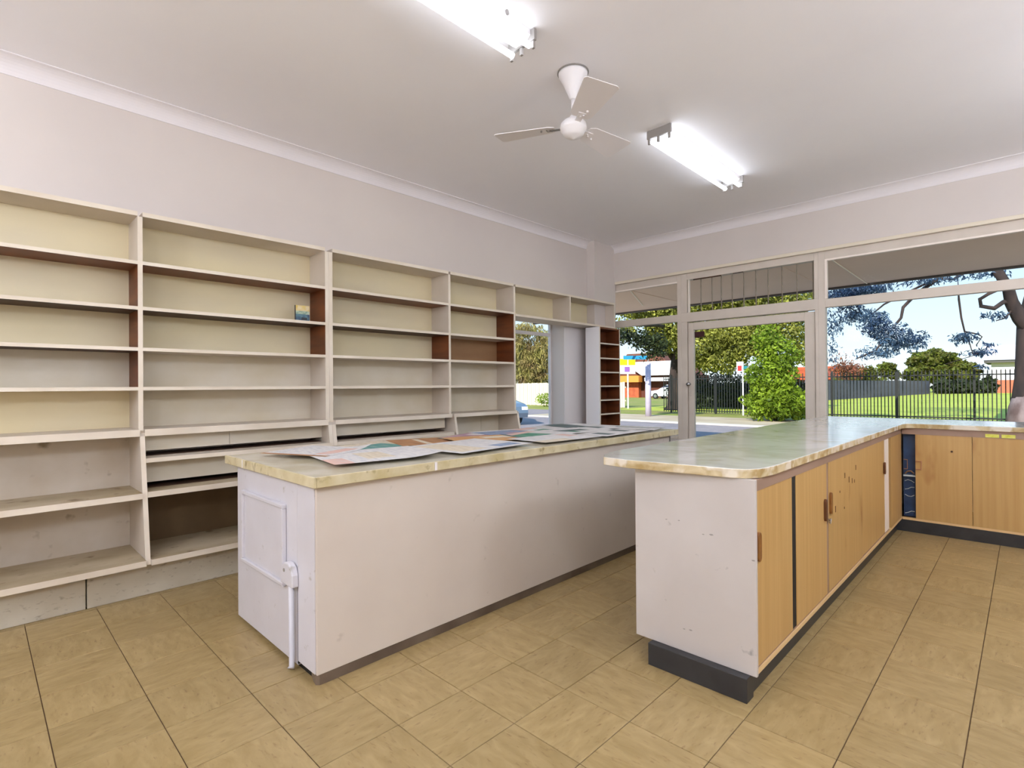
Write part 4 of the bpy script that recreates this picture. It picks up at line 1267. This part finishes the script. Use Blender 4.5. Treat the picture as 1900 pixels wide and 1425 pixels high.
t11 = thing('weeping_tree', 'drying weeping tree behind the cream paling fence outside the side window', 'tree', (-28.7, 31.9, G))
MB().tube([(-28.7, 31.9, G), (-28.7, 31.9, 2.0), (-28.6, 32.0, 4.8)], [0.25, 0.2, 0.1], 8).build('trunk', M['bark'], t11)
foliage(t11, [(-28.94, 31.81, 2.86, 1.14, 1.67), (-28.22, 32.51, 4.17, 0.97, 1.67), (-29.44, 31.30, 4.16, 0.88, 1.76), (-28.48, 32.26, 1.98, 0.97, 0.88), (-29.23, 31.5, 1.97, 0.97, 0.88),
              (-29.22, 31.51, 5.82, 1.32, 0.53, 0.6), (-28.1, 32.6, 2.4, 0.61, 1.14), (-30.0, 30.8, 3.3, 0.88, 1.98)], 15000, 0.30, M['leaf_weep'], 0.22, 1.2, 0.2)
t12 = thing('hedge', 'clipped light green hedge by the cream fence outside the side window', 'hedge', (-23.4, 27.4, G))
foliage(t12, [(-23.46, 27.41, 0.34, 0.74, 0.40), (-22.9, 27.9, 0.3, 0.7, 0.4)], 1200, 0.13, M['leaf_bright'], 0.6, 0, 0.4)

# cream paling fence beyond the side street
pf = thing('paling_fence', 'cream paling fence across the side street', 'fence', (-25, 28.9, G))
pl = MB().box(-0.09, 0.09, -0.012, 0.012, 0.0, 1.62).mesh('paling', M['cream_out'])
for k in range(70):
    o = bpy.data.objects.new('paling', pl)
    col.objects.link(o)
    o.parent = pf
    o.location = (-6.8 + k * 0.195, 0.006 * (k % 2), random.uniform(-0.02, 0.02))
MB().box(-31.8, -18.2, 28.93, 28.98, G + 0.4, G + 0.48).box(-31.8, -18.2, 28.93, 28.98, G + 1.25, G + 1.33).build('rail', M['cream_out'], pf)

# ------------------------------------------------------------------ signs and poles
p1 = thing('timber_pole', 'pale lilac painted pole on the far footpath with a blue street name sign', 'pole', (-12.35, 21.5, G))
MB().tube([(-12.35, 21.5, G), (-12.35, 21.5, 2.32)], [0.135, 0.125], 14).build('pole', M['lilac_pole'], p1, smooth=True)
MB().box(-0.01, 0.01, -0.01, 0.01, 0, 0.5)
MB().tube([(-12.35, 21.5, 2.32), (-12.35, 21.5, 2.75)], 0.03, 8).build('sign_post', M['grey_metal'], p1)
MB().prism([(-13.15, 20.72), (-13.12, 20.69), (-12.37, 21.44), (-12.40, 21.47)], 'z', 2.43, 2.60).build('name_plate', M['sign_blue'], p1)
p2 = thing('bus_stop_sign', 'yellow and white stop sign plate on a thin white post', 'sign', (-17.35, 27.8, G))
MB().tube([(-17.35, 27.82, G), (-17.35, 27.82, 2.86)], 0.05, 8).build('post', M['white_out'], p2)
sgn = MB()
sgn.prism([(-17.72, 27.42), (-17.0, 28.1), (-17.02, 28.12), (-17.74, 27.44)], 'z', 2.48, 2.86, 0)
sgn.prism([(-17.72, 27.42), (-17.0, 28.1), (-17.02, 28.12), (-17.74, 27.44)], 'z', 1.95, 2.48, 1)
sgn.prism([(-17.46, 27.64), (-17.24, 27.85), (-17.25, 27.86), (-17.47, 27.65)], 'z', 2.08, 2.38, 2)
sgn.build('sign_plate', [M['sign_yellow'], M['white_out'], M['sign_purple']], p2)
p3 = thing('parking_sign', 'small red and white sign plate on a thin steel post left of the shrub', 'sign', (-9.45, 24.6, G))
SPX, SPY = -9.28, 24.55
MB().tube([(SPX, SPY, G), (SPX, SPY, 2.30)], 0.035, 8).build('post', M['white_out'], p3)
sg = MB()
sg.box(SPX - 0.26, SPX + 0.02, SPY - 0.055, SPY - 0.04, 1.84, 2.30, 0)
sg.box(SPX - 0.21, SPX - 0.03, SPY - 0.060, SPY - 0.055, 1.88, 2.12, 1)
sg.box(SPX + 0.05, SPX + 0.22, SPY - 0.055, SPY - 0.04, 1.92, 2.10, 2)
sg.build('sign_plate', [M['white_out'], M['sign_red'], M['sign_teal']], p3)


# ------------------------------------------------------------------ cars
def car(label, loc, rz, paint, s=1.0):
    r_ = bpy.data.objects.new('car', None)
    col.objects.link(r_)
    r_['label'] = label
    r_['category'] = 'car'
    prof = [(2.05, 0.28), (2.10, 0.45), (2.06, 0.68), (1.85, 0.80), (1.05, 0.93), (0.25, 1.42), (-0.2, 1.48), (-1.2, 1.46), (-1.75, 1.05), (-2.0, 0.95), (-2.05, 0.5), (-2.0, 0.28)]
    wd = 0.85
    mb = MB()
    n = 0
    rows = []
    for sy in (-1, -0.86, 0.86, 1):
        row = []
        for (x_, z_) in prof:
            ww = wd * sy
            if z_ > 1.1:
                ww *= 0.80
            zz = z_ - (0.03 if abs(sy) == 1 and z_ > 0.7 else 0)
            mb.v.append((x_, ww, zz))
            row.append(len(mb.v) - 1)
        rows.append(row)
    m_ = len(prof)
    for a0, b0 in zip(rows[:-1], rows[1:]):
        for i in range(m_):
            j = (i + 1) % m_
            mb.f.append((a0[i], a0[j], b0[j], b0[i]))
            mb.mi.append(0)
    mb.f.append(tuple(reversed(rows[0])))
    mb.f.append(tuple(rows[-1]))
    mb.mi += [0, 0]
    mb.build('body', paint, r_)
    g = MB()
    g.quad([(1.02, -0.62, 0.965), (1.02, 0.62, 0.965), (0.30, 0.56, 1.41), (0.30, -0.56, 1.41)])
    for sy in (-1, 1):
        q = [(0.95, sy * 0.815, 0.93), (0.25, sy * 0.70, 1.36), (-1.2, sy * 0.70, 1.38), (-1.65, sy * 0.81, 1.02)]
        g.quad(q if sy < 0 else q[::-1])
    g.quad([(-1.23, 0.6, 1.455), (-1.23, -0.6, 1.455), (-1.76, -0.66, 1.08), (-1.76, 0.66, 1.08)])
    for i, v in enumerate(g.v):
        g.v[i] = (v[0] + (0.012 if v[0] > 0 else -0.012), v[1] * 1.015, v[2] + 0.012)
    g.build('window', M['car_glass'], r_)
    for x_ in (1.3, -1.35):
        for sy in (-1, 1):
            wh = MB().tube([(x_, sy * 0.70, 0.30), (x_, sy * 0.87, 0.30)], 0.30, 18).build('wheel', M['rubber'], r_)
            MB().tube([(x_, sy * 0.865, 0.30), (x_, sy * 0.885, 0.30)], 0.17, 12).build('hub_cap', M['chrome'], wh)
    for sy in (-1, 1):
        MB().box(2.02, 2.085, sy * 0.72 - 0.12, sy * 0.72 + 0.12, 0.56, 0.68).build('headlight', M['white_gloss'], r_)
    r_.location = loc
    r_.rotation_euler = (0, 0, rz)
    return r_


car('silver hatchback glimpsed through the side window past the shelving', (-15.3, 14.1, G - 0.02), math.radians(-20), M['car_silver'])
car('white car parked at the distant house past the lilac pole', (-25.9, 49.6, G), math.radians(180), M['car_white'])

# ------------------------------------------------------------------ houses
h1 = thing('house', 'distant house with a white gable and an orange shade awning', 'house', (-31, 54, G))
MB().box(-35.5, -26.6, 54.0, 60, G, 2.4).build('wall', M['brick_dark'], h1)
MB().box(-34.5, -31.9, 53.4, 53.98, G, 1.55).build('wall', M['brick'], h1, label='low orange brick wall')
MB().prism([(-35.9, 2.4), (-27.2, 2.4), (-29.5, 4.9), (-33.5, 4.9)], 'y', 53.6, 60.5).build('roof', M['roof_brown'], h1)
MB().box(-31.2, -26.4, 52.9, 53.3, 2.35, 3.9).prism([(-33.6, 3.9), (-31.2, 2.35), (-31.2, 3.9)], 'y', 52.9, 53.3).build('gable', M['white_out'], h1)
MB().box(-30.8, -26.4, 52.8, 53.3, 1.7, 2.1).build('fascia', M['white_out'], h1)
MB().prism([(-35.0, 1.6), (-31.3, 1.6), (-31.3, 2.35), (-34.7, 2.35)], 'y', 52.4, 53.2).build('shade_awning', M['orange_awning'], h1)
for x in (-35.0, -34.45, -33.9):
    MB().box(x, x + 0.35, 51.3, 51.4, G, 1.2).build('fence_panel', M['white_out'], h1)
h2 = thing('house', 'far terracotta roofed house left of the slate fence', 'house', (-29, 125, G))
MB().box(-35, -24, 125, 131, G, 2.4).build('wall', M['brick'], h2)
MB().prism([(-35.6, 2.4), (-23.4, 2.4), (-26.5, 4.9), (-32, 4.9)], 'y', 124, 132).build('roof', M['roof_tile'], h2)
h3 = thing('house', 'far terracotta roofed house glimpsed between the shrub and the door frame', 'house', (-30, 100, G))
MB().box(-33, -24, 102, 108, G, 2.0).build('wall', M['brick'], h3)
MB().prism([(-33.6, 2.0), (-23.4, 2.0), (-26, 4.2), (-31, 4.2)], 'y', 101, 109).build('roof', M['roof_tile'], h3)
sch = thing('school_building', 'pale building with a flat metal roof over a red brick base, right of the lawn', 'building', (1.5, 98.6, G))
MB().box(-3.6, 12, 98.6, 108, G, 1.62).build('brick_base', M['school_brick'], sch)
MB().box(-3.6, 12, 98.6, 108, 1.62, 4.0).build('wall', M['school_white'], sch)
MB().box(-4.3, 12.5, 97.6, 109, 4.0, 4.35).build('eave', M['fascia'], sch)
MB().prism([(97.4, 4.35), (109.2, 4.35), (103, 6.6)], 'x', -4.4, 12.6).build('roof', M['metal_roof'], sch)
for x in (2.0, 4.6):
    w_ = MB().box(x, x + 1.4, 98.52, 98.6, 2.2, 3.6).build('window', M['white_gloss'], sch)
    MB().box(x + 0.1, x + 1.3, 98.5, 98.52, 2.3, 3.5).build('pane', M['car_glass'], w_)
